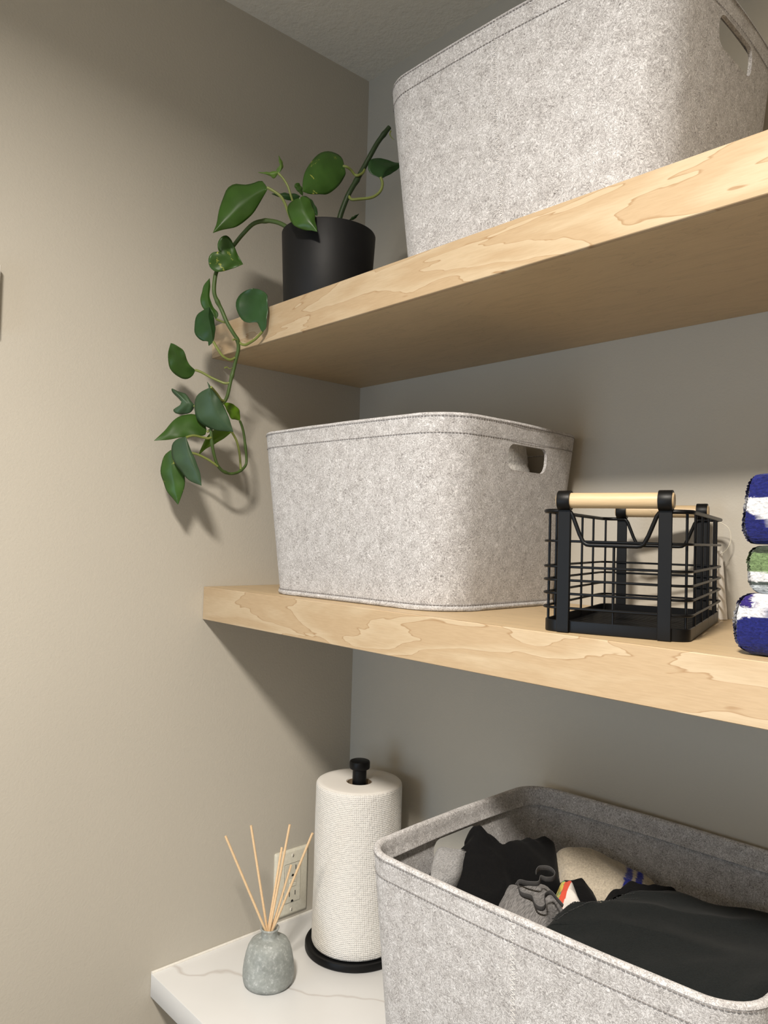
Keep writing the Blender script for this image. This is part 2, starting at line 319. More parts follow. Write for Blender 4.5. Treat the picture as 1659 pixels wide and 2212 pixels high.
class MB:
    def __init__(s): s.v = []; s.f = []
    def add(s, v, f):
        k = len(s.v); s.v += [tuple(a) for a in v]; s.f += [tuple(i+k for i in q) for q in f]
    def box(s, a, b):
        x0, y0, z0 = a; x1, y1, z1 = b
        s.add([(x0,y0,z0),(x1,y0,z0),(x1,y1,z0),(x0,y1,z0),(x0,y0,z1),(x1,y0,z1),(x1,y1,z1),(x0,y1,z1)],
              [(0,3,2,1),(4,5,6,7),(0,1,5,4),(1,2,6,5),(2,3,7,6),(3,0,4,7)])
    def tube(s, pts, r, n=8, closed=False, flat=None, caps=True):
        pts = [Vector(p) for p in pts]; m = len(pts); rings = []
        up = None
        for i, p in enumerate(pts):
            a = pts[(i-1) % m] if (closed or i > 0) else p; b = pts[(i+1) % m] if (closed or i < m-1) else p
            t = (b-a).normalized()
            if up is None:
                up = Vector((0, 0, 1)) if abs(t.z) < 0.9 else Vector((0, 1, 0))
                if flat: up = Vector(flat[2])
            x = t.cross(up).normalized() if not flat else t.cross(Vector(flat[2])).normalized(); u = x.cross(t).normalized(); up = u if not flat else up
            rr = r(i/(m-1)) if callable(r) else r
            ring = []
            for k in range(n):
                an = 2*PI*(k+0.5)/n
                ring.append(p + (x*math.cos(an)*(flat[0] if flat else rr) + u*math.sin(an)*(flat[1] if flat else rr)))
            rings.append(ring)
        v = [q for ring in rings for q in ring]; f = []
        for i in range(m if closed else m-1):
            for k in range(n):
                a, b = i*n+k, i*n+(k+1) % n; c, d = ((i+1) % m)*n+(k+1) % n, ((i+1) % m)*n+k
                f.append((a, b, c, d))
        if not closed and caps: f.append(tuple(range(n))[::-1]); f.append(tuple((m-1)*n+k for k in range(n)))
        s.add(v, f)
    def lathe(s, prof, n=48, c=(0, 0, 0), axis='z'):
        v = []; f = []; m = len(prof)
        for (r, z) in prof:
            for k in range(n):
                a = 2*PI*k/n; p = (r*math.cos(a), r*math.sin(a), z)
                if axis == 'x': p = (p[2], p[0], p[1])
                if axis == 'y': p = (p[0], p[2], p[1])
                v.append((p[0]+c[0], p[1]+c[1], p[2]+c[2]))
        for i in range(m-1):
            for k in range(n): f.append((i*n+k, i*n+(k+1) % n, (i+1)*n+(k+1) % n, (i+1)*n+k))
        if prof[0][0] > 1e-6: pass
        s.add(v, f)
    def prism(s, poly, z0, z1):
        n = len(poly); v = [(x, y, z0) for x, y in poly]+[(x, y, z1) for x, y in poly]
        f = [tuple(range(n))[::-1], tuple(range(n, 2*n))]+[(i, (i+1) % n, n+(i+1) % n, n+i) for i in range(n)]
        s.add(v, f)
    def make(s, name, mat, parent=None, **k): return mk(name, s.v, s.f, mat, parent, **k)
def box(name, a, b, mat, parent=None, bev=0.0, seg=2, **k):
    m = MB(); m.box(a, b); o = m.make(name, mat, parent, **k)
    if bev: bevel(o, bev, seg)
    return o
def bevel(o, w, seg=2):
    bm = bmesh.new(); bm.from_mesh(o.data)
    bmesh.ops.bevel(bm, geom=bm.edges[:], offset=w, segments=seg, affect='EDGES', profile=0.5, clamp_overlap=True)
    bm.to_mesh(o.data); bm.free(); o.data.shade_smooth(); o.data.set_sharp_from_angle(angle=math.radians(30))
def rrect(L, Wd, r, n=8):
    out = []
    for sx, sy, a0 in ((1, 1, 0), (-1, 1, 90), (-1, -1, 180), (1, -1, 270)):
        for k in range(n+1):
            a = math.radians(a0+90*k/n); out.append((sx*(L/2-r)+r*math.cos(a), sy*(Wd/2-r)+r*math.sin(a)))
    return out
def smooth_poly(pts, n, closed=True):
    # Catmull-Rom resample
    pts = [Vector(p) for p in pts]; m = len(pts); out = []
    segs = m if closed else m-1
    for i in range(n):
        t = i/n*segs if closed else i/(n-1)*segs; k = min(int(t), segs-1); u = t-k
        g = (lambda j: pts[j % m]) if closed else (lambda j: pts[max(0, min(m-1, j))])
        p0, p1, p2, p3 = g(k-1), g(k), g(k+1), g(k+2)
        out.append(0.5*((2*p1)+(p2-p0)*u+(2*p0-5*p1+4*p2-p3)*u*u+(3*p1-p0-3*p2+p3)*u**3))
    return out

# ------------------------------------------------------------------ setting
XR, YF, ZC = 2.05, -2.60, 2.4835
struct(box('floor', (-0.1, YF-0.1, -0.1), (XR+0.1, 0.1, 0.0), MAT['floor'], smooth=False))
struct(box('ceiling', (-0.1, YF-0.1, ZC), (XR+0.1, 0.1, ZC+0.1), MAT['ceiling'], smooth=False))
struct(box('wall_left', (-0.1, YF-0.1, 0), (0, 0, ZC), MAT['wall'], smooth=False))
struct(box('wall_back', (-0.1, 0, 0), (XR+0.1, 0.1, ZC), MAT['wall'], smooth=False))
struct(box('wall_right', (XR, YF-0.1, 0), (XR+0.1, 0, ZC), MAT['wall'], smooth=False))
wf = MB(); wx0, wx1, wz0, wz1 = 0.12, 1.02, 0.55, 1.85
wf.box((0, YF-0.1, 0), (wx0, YF, ZC)); wf.box((wx1, YF-0.1, 0), (XR, YF, ZC)); wf.box((wx0, YF-0.1, 0), (wx1, YF, wz0)); wf.box((wx0, YF-0.1, wz1), (wx1, YF, ZC))
struct(wf.make('wall_front', MAT['wall'], smooth=False))
wt = thing('window_1', '', '', (0, 0, 0)); del wt['label']; del wt['category']; struct(wt)
fm = MB()
for a, b in (((wx0, YF-0.08, wz0), (wx1, YF-0.02, wz0+0.05)), ((wx0, YF-0.08, wz1-0.05), (wx1, YF-0.02, wz1)), ((wx0, YF-0.08, wz0+0.05), (wx0+0.05, YF-0.02, wz1-0.05)), ((wx1-0.05, YF-0.08, wz0+0.05), (wx1, YF-0.02, wz1-0.05)), ((wx0+0.05, YF-0.07, 1.18), (wx1-0.05, YF-0.03, 1.22))): fm.box(a, b)
fm.make('window_frame', MAT['trim'], wt, smooth=False)
box('pane', (wx0+0.05, YF-0.055, wz0+0.05), (wx1-0.05, YF-0.05, 1.18), MAT['pane'], wt, smooth=False)
box('pane', (wx0+0.05, YF-0.055, 1.22), (wx1-0.05, YF-0.05, wz1-0.05), MAT['pane'], wt, smooth=False)

# recessed ceiling light behind the camera
cl = thing('ceiling_light', 'round white ceiling light set in the textured ceiling behind the camera', 'lamp', (LIGHT_XY[0], LIGHT_XY[1], ZC))
m = MB(); m.lathe([(0.105, 0), (0.135, 0), (0.132, -0.010), (0.115, -0.014), (0.105, -0.012), (0.105, 0)]); m.make('trim_ring', MAT['trim'], cl)
m = MB(); m.lathe([(0.0005, -0.006), (0.104, -0.006), (0.104, -0.002), (0.0005, -0.002)]); m.make('diffuser', MAT['lamp'], cl)

# ------------------------------------------------------------------ shelves and counter
D = 0.3263; ZUT, ZUB, ZMT, ZMB = 1.9295, 1.8763, 1.4992, 1.4458
def shelf(zt, zb, lab, fig):
    t = thing('floating_shelf', lab, 'shelf', (0, 0, zb))
    h = zt-zb
    box('board', (0.0005, -D+0.006, 0), (XR-0.0005, -0.0005, h), MAT['maple'], t, smooth=False)
    o = box('edge_band', (0.0005, -D, 0), (XR-0.0005, -D+0.006, h), fig, t, bev=0.0007, seg=1)
    return t
shelf(ZUT, ZUB, 'upper thick maple floating shelf carrying the plant pot and a felt basket', MAT['maple1'])
shelf(ZMT, ZMB, 'lower thick maple floating shelf carrying the wire basket and washcloths', MAT['maple2'])
ZK = 0.9
ct = thing('countertop', 'white quartz countertop with thin grey veins along the back wall', 'countertop', (0, 0, ZK))
box('slab', (0.0005, -0.3949, -0.0353), (XR-0.0005, -0.0005, 0), MAT['counter'], ct, bev=0.0012, seg=2)
m = MB(); m.tube([(0.0015, -0.3940, 0.9008), (0.0015, -0.003, 0.9008)], 0.0024, 8)
struct(m.make('trim_1', MAT['caulk']))

# ------------------------------------------------------------------ felt baskets
def felt_basket_parts(root, Lt, Wt, Lb, Wb, H, rt, rb, seed, seam_side=-1):
    TH, HEM = 0.0042, 0.0245
    hz0, hz1, hh = H-0.0625, H-0.0290, 0.0440           # hand hole: height range and half width
    def bowf(v): return math.sin(PI*min(1, max(0, v)))
    def S(seg, t, z, off=0.0):
        v = z/H; L = Lb+(Lt-Lb)*v; Wd = Wb+(Wt-Wb)*v; r = rb+(rt-rb)*v
        lx, ly = L/2-r, Wd/2-r
        bulge = 0.004*bowf(v)*1.0
        k = seg//2
        if seg % 2 == 0:      # straights: 0:+x side, 2:+y, 4:-x, 6:-y
            b = math.sin(PI*t)*(bulge+0.0035*v)
            if k == 0: return (L/2+b-off, -ly+2*ly*t, z)
            if k == 1: return (lx-2*lx*t, Wd/2+b-off, z)
            if k == 2: return (-L/2-b+off, ly-2*ly*t, z)
            return (-lx+2*lx*t, -Wd/2-b+off, z)
        a = PI/2*(k+t); cx, cy = ((lx, ly), (-lx, ly), (-lx, -ly), (lx, -ly))[k]
        return (cx+(r-off)*math.cos(a), cy+(r-off)*math.sin(a), z)
    # stations round the wall
    ly_h = Wt/2-rt-0.004
    th0, th1 = 0.5-hh/(2*ly_h), 0.5+hh/(2*ly_h)
    st = []
    for seg in range(8):
        if seg in (0, 4): ts = [0, th0*0.5, th0-0.03, 0.5, th1+0.03, (1+th1)*0.5]; ts = [0, th0*0.34, th0*0.67, th0-0.02, th1+0.02, th1+(1-th1)*0.33, th1+(1-th1)*0.67]
        elif seg % 2 == 0: ts = [i/12 for i in range(12)]
        else: ts = [i/8 for i in range(8)]
        st += [(seg, t) for t in ts]
    n = len(st)
    zs = [0.0, 0.006, 0.0075, 0.02]+[H*i/12 for i in range(2, 9)]+[hz0-0.004, hz1+0.004, H-0.003]
    zs = sorted(set(round(z, 5) for z in zs if z < hz0-0.006 or z > hz0-0.005))
    v, f = [], []
    gi = {}
    for layer, off in ((0, 0.0), (1, TH)):
        for j, z in enumerate(zs):
            for i, (seg, t) in enumerate(st):
                gi[layer, i, j] = len(v); v.append(S(seg, t, z, off))
    jh = max(j for j, z in enumerate(zs) if z <= hz0-0.0039)
    hole_i = [i for i, (seg, t) in enumerate(st) if seg in (0, 4) and abs(t-(th0-0.02)) < 1e-6]
    for layer in (0, 1):
        for j in range(len(zs)-1):
            for i in range(n):
                if i in hole_i and j == jh: continue
                q = [gi[layer, i, j], gi[layer, (i+1) % n, j], gi[layer, (i+1) % n, j+1], gi[layer, i, j+1]]
                f.append(tuple(q if layer == 0 else q[::-1]))
    for j in (0, len(zs)-1):
        for i in range(n): f.append((gi[0, i, j], gi[0, (i+1) % n, j], gi[1, (i+1) % n, j], gi[1, i, j]))
    # hand holes: rounded slot joined to its rectangle of the grid
    for hi in hole_i:
        seg = st[hi][0]; t0, t1 = st[hi][1], st[hi+1][1]; z0, z1 = zs[jh], zs[jh+1]
        rr_, tw = 0.0125, (th1-th0)
        loop = []
        hwd, hht = hh, (hz1-hz0)/2
        pts = rrect(2*hwd, 2*hht, rr_, 5)
        for (a, b) in pts: loop.append((0.5+a/(2*hwd)*tw, (hz0+hz1)/2+b))
        m_ = len(loop); ids = {}
        for layer, off in ((0, 0.0), (1, TH)):
            for k, (t, z) in enumerate(loop): ids[layer, k] = len(v); v.append(S(seg, t, z, off))
            c = {(1, 1): gi[layer, hi+1, jh+1], (0, 1): gi[layer, hi, jh+1], (0, 0): gi[layer, hi, jh], (1, 0): gi[layer, hi+1, jh]}
            cs = [c[1, 1], c[0, 1], c[0, 0], c[1, 0]]
            for q in range(4):
                for k in range(5): f.append((cs[q], ids[layer, q*6+k+1], ids[layer, q*6+k]) if layer == 0 else (cs[q], ids[layer, q*6+k], ids[layer, q*6+k+1]))
                a, b = q*6+5, ((q+1) % 4)*6
                f.append((cs[q], cs[(q+1) % 4], ids[layer, b], ids[layer, a]) if layer == 0 else (cs[q], ids[layer, a], ids[layer, b], cs[(q+1) % 4]))
        for k in range(m_): f.append((ids[0, k], ids[0, (k+1) % m_], ids[1, (k+1) % m_], ids[1, k]))
    mk('body', v, f, MAT['felt'], root, angle=60)
    # folded hem: outer lip, rounded top, inner band
    prof = [(0.0008, H-0.0042), (-0.0004, H-0.0034), (0.0004, H-0.0012), (0.0022, H), (0.0050, H+0.0002), (0.0074, H-0.0010), (0.0084, H-0.0034), (0.0084, H-HEM*0.5), (0.0088, H-HEM+0.0022), (0.0096, H-HEM+0.0008), (0.0092, H-HEM), (TH+0.0002, H-HEM-0.0004), (TH+0.0003, H-0.006)]
    fine = []
    for seg in range(8):
        k = 20 if seg % 2 == 0 else 9
        fine += [(seg, i/k) for i in range(k)]
    v, f = [], []; m_ = len(prof); nn = len(fine)
    for (off, z) in prof:
        for i, (seg, t) in enumerate(fine):
            wv = 0.0006*noise.noise(Vector((i*0.21+seed, z*40, 0)))
            p = S(seg, t, z, off); v.append((p[0], p[1], p[2]+wv))
    for j in range(m_):
        for i in range(nn):
            a, b = j, (j+1) % m_
            f.append((a*nn+i, a*nn+(i+1) % nn, b*nn+(i+1) % nn, b*nn+i))
    mk('hem', v, f, MAT['felt'], root, angle=70)
    # stitched welt round the foot
    v, f = [], []; prof = [(-0.0002, 0.0), (-0.0022, 0.0006), (-0.0026, 0.0035), (-0.0016, 0.0058), (0.0004, 0.0066), (0.001, 0.0)]; m_ = len(prof)
    for (off, z) in prof:
        for (seg, t) in fine: v.append(S(seg, t, max(z, 0.0), off))
    for j in range(m_):
        for i in range(nn):
            a, b = j, (j+1) % m_; f.append((a*nn+i, a*nn+(i+1) % nn, b*nn+(i+1) % nn, b*nn+i))
    mk('foot_welt', v, f, MAT['felt'], root, angle=60)
    mb = MB(); mb.prism(rrect(Lb-2*TH-0.001, Wb-2*TH-0.001, rb-TH, 8), 0.0015, 0.0055); mb.make('base_panel', MAT['felt'], root)
    # stitches
    mb = MB()
    def walk(z, off, pitch, ln, rad, mbx):
        pts = []
        for seg in range(8):
            k = 24 if seg % 2 == 0 else 14
            pts += [Vector(S(seg, i/k, z, off)) for i in range(k)]
        pts.append(pts[0]); acc = 0.0
        for a, b in zip(pts[:-1], pts[1:]):
            d = (b-a).length; t = -acc
            dirv = (b-a).normalized(); outv = Vector((dirv.y, -dirv.x, 0))
            while t < d:
                if t >= 0:
                    p = a+dirv*t; q = p+dirv*ln
                    w = Vector((0, 0, rad)); o_ = outv*rad
                    p1, q1 = p+o_*0.2, q+o_*0.2
                    mid = (p+q)/2+o_*1.3
                    vv = [p1+w, p1-w, q1-w, q1+w, mid+w, mid-w]
                    mbx.add(vv, [(0, 1, 5, 4), (4, 5, 2, 3), (0, 4, 3), (1, 2, 5)])
                t += pitch
            acc = d-(t-pitch) if t > d else acc+d
            acc = acc % pitch
    walk(H-0.0046, -0.0003, 0.0044, 0.0036, 0.00045, mb); walk(H-HEM, -0.0003, 0.0044, 0.0036, 0.0005, mb); walk(0.0076, -0.0004, 0.0044, 0.0037, 0.0005, mb)
    stuff(mb.make('stitching', MAT['stitch'], root, smooth=False))
    mb = MB(); z = 0.010; k = 0; p = None
    while z < H-0.001:
        t = 0.5+(0.0028 if k % 2 else -0.0028)/(Lt-2*rt)
        q = Vector(S(6 if seam_side < 0 else 2, t, z, -0.0003))
        if p is not None: mb.tube([p, q], 0.00032, 4)
        p = q; z += 0.0024; k += 1
    stuff(mb.make('zigzag_seam', MAT['lightstitch'], root, smooth=False))
    # lapped joint next to the zigzag: a shallow ridge that also notches the rim
    v, f = [], []
    zz = [0.008+(H-0.007)*i/20 for i in range(21)]
    for z in zz:
        for (dt, off) in ((0.0, 0.0006), (0.0004, -0.0002), (0.010, -0.0002), (0.018, 0.0006)):
            v.append(S(6 if seam_side < 0 else 2, 0.5+dt/(Lt-2*rt), min(z, H-0.004), off))
    for j in range(20):
        for i in range(3): f.append((j*4+i, j*4+i+1, (j+1)*4+i+1, (j+1)*4+i))
    mk('lap_joint', v, f, MAT['felt'], root)

GB = 'matching grey felt baskets on the shelves'
DM = (0.4023, 0.3183, 0.3595, 0.2750, 0.2428, 0.0618, 0.0583)
bm_ = thing('felt_basket', 'light grey felt basket on the lower shelf with a white towel inside', 'basket', (0.3115+0.0007, -0.1543, ZMT+0.0003), 0.0441, GB)
felt_basket_parts(bm_, *DM, 1.0)
def dup(root, loc, rotz, label):
    r = root.copy(); COL.objects.link(r); r.location = loc; r.rotation_euler = (0, 0, rotz); r['label'] = label
    for ch in list(root.children):
        c = ch.copy(); COL.objects.link(c); c.parent = r
    return r
dup(bm_, (0.5757+0.002, -0.1548, ZUT+0.0003), 0.0318, 'light grey felt basket on the upper shelf right of the plant pot')
DL = (0.434, 0.3524, 0.3869, 0.3053, 0.335, 0.046, 0.044)
bl = thing('laundry_basket', 'large open grey felt basket full of clothes on the white counter', 'basket', (0.6664, -0.1908, ZK+0.0003), 0.0476)
felt_basket_parts(bl, *DL, 4.0)

# ------------------------------------------------------------------ clothes in the laundry basket
LB_LOC, LB_ROT = (0.6664, -0.1908, ZK), 0.0476
def garment(name, outline, mat, label, cat, n=72, rings=26, fold=0.006, freq=16, dome=0.008, floor=0.195, seed=0.0, ridge=0.5, tint=None, roll=0.012):
    ol = smooth_poly(outline, n); c = sum(ol, Vector())/n
    pts0 = [Vector(p) for p in outline]
    def zat(x, y):
        s = w = 0
        for p in pts0:
            d = (p.x-x)**2+(p.y-y)**2+1e-5; k = 1/d; s += p.z*k; w += k
        return s/w
    v, f, cols = [], [], []
    v.append(None)
    for j in range(1, rings+1):
        s = j/rings
        for p in ol:
            q = c.lerp(p, s); z = zat(q.x, q.y)*(1-s**6)+p.z*s**6
            e = (1-s)*(p-c).length
            a = noise.fractal(Vector((q.x*freq+seed, q.y*freq*0.7+seed*1.3, z*freq*0.3)), 1.0, 2.0, 3)
            b = 1-abs(noise.noise(Vector((q.x*freq*0.8-q.y*freq*0.5+seed*2, q.y*freq*1.1+seed, 0))))*2
            amt = fold*(a*(1-ridge)+b*ridge)*min(1, e/0.02+0.25)
            z += dome*(1-s*s)+amt-roll*max(0, 1-e/roll)**2*0.5
            v.append((q.x, q.y, z))
    v[0] = (c.x, c.y, sum(v[1+i][2] for i in range(n))/n)
    for i in range(n): f.append((0, 1+i, 1+(i+1) % n))
    for j in range(rings-1):
        for i in range(n):
            a, b = 1+j*n+i, 1+j*n+(i+1) % n; f.append((a, a+n, b+n, b))
    last = 1+(rings-1)*n
    for k, (ins, dz) in enumerate(((0.0, 0.35), (0.04, 0.7), (0.10, 1.0))):
        for i in range(n):
            p = Vector(v[last+i]); q = p.lerp(Vector((c.x, c.y, p.z)), ins); v.append((q.x, q.y, p.z+(floor-p.z)*dz))
        for i in range(n):
            a, b = last+k*n+i, last+k*n+(i+1) % n; f.append((a, a+n, b+n, b))
    f.append(tuple(last+3*n+i for i in range(n)))
    o = mk(name, v, f, mat, None, angle=75, loc=LB_LOC, rotz=LB_ROT)
    if tint:
        at = o.data.attributes.new('tint', 'FLOAT_COLOR', 'POINT')
        for i, q in enumerate(o.data.vertices): at.data[i].color = (*tint(q.co), 1)
    return tag(o, label, cat)
LAUNDRY={"shirtA":[[-0.1907,-0.0794,0.285],[-0.1896,-0.0505,0.29],[-0.193,-0.0119,0.295],[-0.1952,-0.0058,0.305],[-0.1919,0.0038,0.32],[-0.1827,0.0085,0.315],[-0.1813,0.0238,0.305],[-0.16,0.0321,0.295],[-0.1572,0.0698,0.29],[-0.1497,0.111,0.29],[-0.1399,0.1127,0.29],[-0.1349,0.1117,0.285],[-0.1078,0.0755,0.27],[-0.093,0.0541,0.265],[-0.1072,0.0272,0.27],[-0.1173,-0.0027,0.27],[-0.1075,-0.0446,0.27],[-0.1137,-0.0762,0.27],[-0.1499,-0.0821,0.275]],"grayteeB":[[-0.167,-0.1046,0.3],[-0.1954,-0.0611,0.308],[-0.1942,-0.0475,0.307],[-0.1745,-0.0336,0.307],[-0.174,-0.0265,0.295],[-0.1504,-0.078,0.295],[-0.155,-0.1101,0.295]],"shortsC":[[-0.1307,-0.0354,0.259],[-0.1314,-0.0114,0.264],[-0.1121,-0.0063,0.269],[-0.0983,0.0035,0.274],[-0.0872,0.0268,0.269],[-0.0551,0.0016,0.269],[-0.0536,-0.0106,0.264],[-0.0405,-0.0542,0.264],[-0.0584,-0.0738,0.259],[-0.1003,-0.0675,0.259]],"whiteD":[[-0.084,0.0412,0.273],[-0.0781,0.0452,0.276],[-0.0723,0.0516,0.276],[-0.056,0.0359,0.273],[-0.0436,0.0243,0.268],[-0.0465,0.0118,0.263],[-0.0575,-0.0053,0.263],[-0.0695,0.0039,0.268]],"blackE":[[-0.1121,0.0853,0.254],[-0.1114,0.1042,0.257],[-0.1039,0.1201,0.262],[-0.0815,0.1023,0.262],[-0.0448,0.0646,0.257],[-0.0579,0.0485,0.252],[-0.0734,0.0416,0.252],[-0.0962,0.0522,0.252]],"towelF":[[-0.1328,0.1121,0.277],[-0.1262,0.1266,0.28],[-0.1087,0.1372,0.28],[-0.0891,0.151,0.278],[-0.0647,0.1564,0.275],[-0.0335,0.1544,0.273],[-0.0161,0.1531,0.268],[-0.0105,0.1401,0.26],[-0.0262,0.1203,0.255],[-0.0352,0.0903,0.25],[-0.0541,0.0817,0.245],[-0.078,0.0766,0.245],[-0.105,0.0772,0.25],[-0.1208,0.0957,0.26]],"pantsG":[[-0.0449,-0.0764,0.265],[-0.0379,-0.0633,0.275],[-0.0404,-0.018,0.282],[-0.0284,-0.0045,0.285],[-0.0135,0.0154,0.285],[-0.0082,0.0668,0.282],[0.01,0.0972,0.28],[0.0269,0.1189,0.278],[0.0704,0.1191,0.278],[0.116,0.1341,0.28],[0.1589,0.118,0.285],[0.1933,0.0004,0.295],[0.1911,-0.0798,0.305],[0.182,-0.1181,0.305],[0.1463,-0.1159,0.3],[0.1016,-0.1103,0.295],[0.0478,-0.0965,0.285],[-0.0064,-0.0835,0.275]],"blackH":[[-0.0292,0.0402,0.268],[-0.0147,0.0283,0.28],[-0.0147,0.0499,0.286],[-0.0142,0.0785,0.29],[-0.0048,0.0879,0.286],[0.0089,0.0995,0.28],[0.0179,0.1264,0.276],[0.0254,0.1356,0.268],[0.0169,0.0913,0.268],[-0.001,0.0466,0.268]],"string1":[[-0.0985,-0.0293,0.286],[-0.0953,-0.0266,0.29],[-0.0848,-0.027,0.292],[-0.0739,-0.0215,0.294],[-0.0764,-0.013,0.297],[-0.0688,-0.0132,0.298],[-0.0644,-0.0065,0.298],[-0.0667,0.0022,0.3],[-0.0769,0.0063,0.302],[-0.0854,-0.0014,0.302],[-0.0846,-0.0104,0.3]],"string2":[[-0.0961,-0.03,0.287],[-0.0855,-0.0396,0.284],[-0.0751,-0.0382,0.284],[-0.0701,-0.0393,0.284],[-0.0571,-0.0524,0.284],[-0.049,-0.0529,0.284],[-0.048,-0.047,0.286],[-0.0582,-0.0322,0.288],[-0.0562,-0.0231,0.29],[-0.0443,-0.0284,0.288],[-0.0364,-0.0295,0.284]]}
LA = LAUNDRY
fill = [(x, y, 0.186+0.02*x) for x, y in rrect(0.352, 0.272, 0.060, 3)]
garment('dark_garment', fill, MAT['knitblack'], 'black garment at the bottom of laundry basket underneath all the other clothes', 'clothing', dome=0.012, floor=0.008, seed=3.0, fold=0.008)
garment('black_garment', LA['blackE'], MAT['knitblack'], 'black garment tucked between the small white garment and the cream towel', 'clothing', n=60, rings=16, fold=0.004, dome=0.004, floor=0.236, seed=7.0)
garment('black_shirt', LA['shirtA'], MAT['knitblack'], 'crumpled black shirt with a raised peak at the left end of laundry basket', 'clothing', fold=0.010, freq=22, dome=0.006, floor=0.238, seed=1.2, roll=0.008)
garment('grey_shirt', LA['grayteeB'], MAT['tee'], 'grey knit shirt peeking out under the black shirt by the handle hole', 'clothing', n=48, rings=12, fold=0.003, dome=0.002, floor=0.27, seed=5.0, roll=0.006)
def stripe_tint(p):
    # two blue bands across the folded end of the towel
    s = p.x*0.93+p.y*0.36
    w = 0.0016*noise.noise(Vector((p.x*260, p.y*260, p.z*260)))
    s += w
    if -0.0065 < s-0.013 < 0.0015 or 0.0065 < s-0.013 < 0.0140: return (0.012, 0.022, 0.30)
    return (0.50, 0.44, 0.35)
garment('terry_towel', LA['towelF'], MAT['terry2'], 'cream terry towel with two blue stripes at the back of laundry basket', 'towel', n=110, rings=40, fold=0.012, freq=14, dome=0.004, floor=0.2, seed=2.2, ridge=0.8, tint=stripe_tint)
def print_tint(p):
    d = (p.x+0.068)*0.8+(p.y-0.024)*0.25
    k = noise.noise(Vector((p.x*260, p.y*260, 4.0)))
    if d < -0.001: return (0.62, 0.50, 0.10) if k > -0.1 else (0.10, 0.30, 0.16)
    if d < 0.0045: return (0.62, 0.09, 0.05)
    return (0.74, 0.70, 0.66)
garment('white_garment', LA['whiteD'], MAT['print'], 'small white garment with red and yellow print in laundry basket centre', 'clothing', n=80, rings=30, fold=0.004, dome=0.006, floor=0.25, seed=4.4, tint=print_tint)
sc_ = thing('grey_shorts', 'grey ribbed knit shorts with loose drawstring near the front of laundry basket', 'clothing', LB_LOC, LB_ROT)
g = garment('knit_body', LA['shortsC'], MAT['rib'], 'x', 'x', fold=0.008, freq=24, dome=0.010, floor=0.22, seed=6.1, ridge=0.7)
del g['label']; del g['category']; g.parent = sc_; g.location = (0, 0, 0); g.rotation_euler = (0, 0, 0)
for key in ('string1', 'string2'):
    m = MB(); m.tube(smooth_poly(LA[key], 60, False), 0.003, 8, flat=(0.0007, 0.0036, (0.15, -0.35, 0.92))); m.make('drawstring', MAT['tape'], sc_)
garment('black_sweater', LA['blackH'], MAT['knitblack'], 'black sweater corner standing up behind the charcoal trousers by the blue stripes', 'clothing', n=48, rings=14, fold=0.004, dome=0.003, floor=0.258, seed=8.0)
pg = [tuple(p) for p in LA['pantsG']]
pg2 = pg[:13]+[(0.184, -0.12, 0.292), (0.17, -0.148, 0.290), (0.10, -0.152, 0.285), (0.02, -0.150, 0.275), (-0.035, -0.135, 0.262)]
pt_ = thing('charcoal_trousers', 'large charcoal twill trousers spread over the right half of laundry basket', 'clothing', LB_LOC, LB_ROT)
g = garment('cloth', pg2, MAT['denim'], 'x', 'x', n=110, rings=44, fold=0.010, freq=11, dome=0.004, floor=0.215, seed=9.3, ridge=0.4)
del g['label']; del g['category']; g.parent = pt_; g.location = (0, 0, 0); g.rotation_euler = (0, 0, 0)
dgp = bpy.context.evaluated_depsgraph_get
def on_cloth(o, x, y):
    best = None
    for q in o.data.vertices:
        d = (q.co.x-x)**2+(q.co.y-y)**2
        if (best is None or d < best[0]) and q.normal.z > 0.2: best = (d, q.co.z)
    return best[1]
for x0, y0, x1, y1 in ((-0.040, -0.045, 0.004, 0.062), (-0.031, -0.053, 0.013, 0.052)):
    m = MB(); N = 34
    for i in range(N):
        t = i/N; bx = math.sin(PI*t)*0.006
        a = (x0+(x1-x0)*t-bx, y0+(y1-y0)*t); b = (x0+(x1-x0)*(t+0.7/N)-bx, y0+(y1-y0)*(t+0.7/N))
        m.tube([(a[0], a[1], on_cloth(g, *a)+0.0006), (b[0], b[1], on_cloth(g, *b)+0.0006)], 0.0006, 5)
    stuff(m.make('seam_stitching', MAT['darkthread'], pt_, smooth=False))

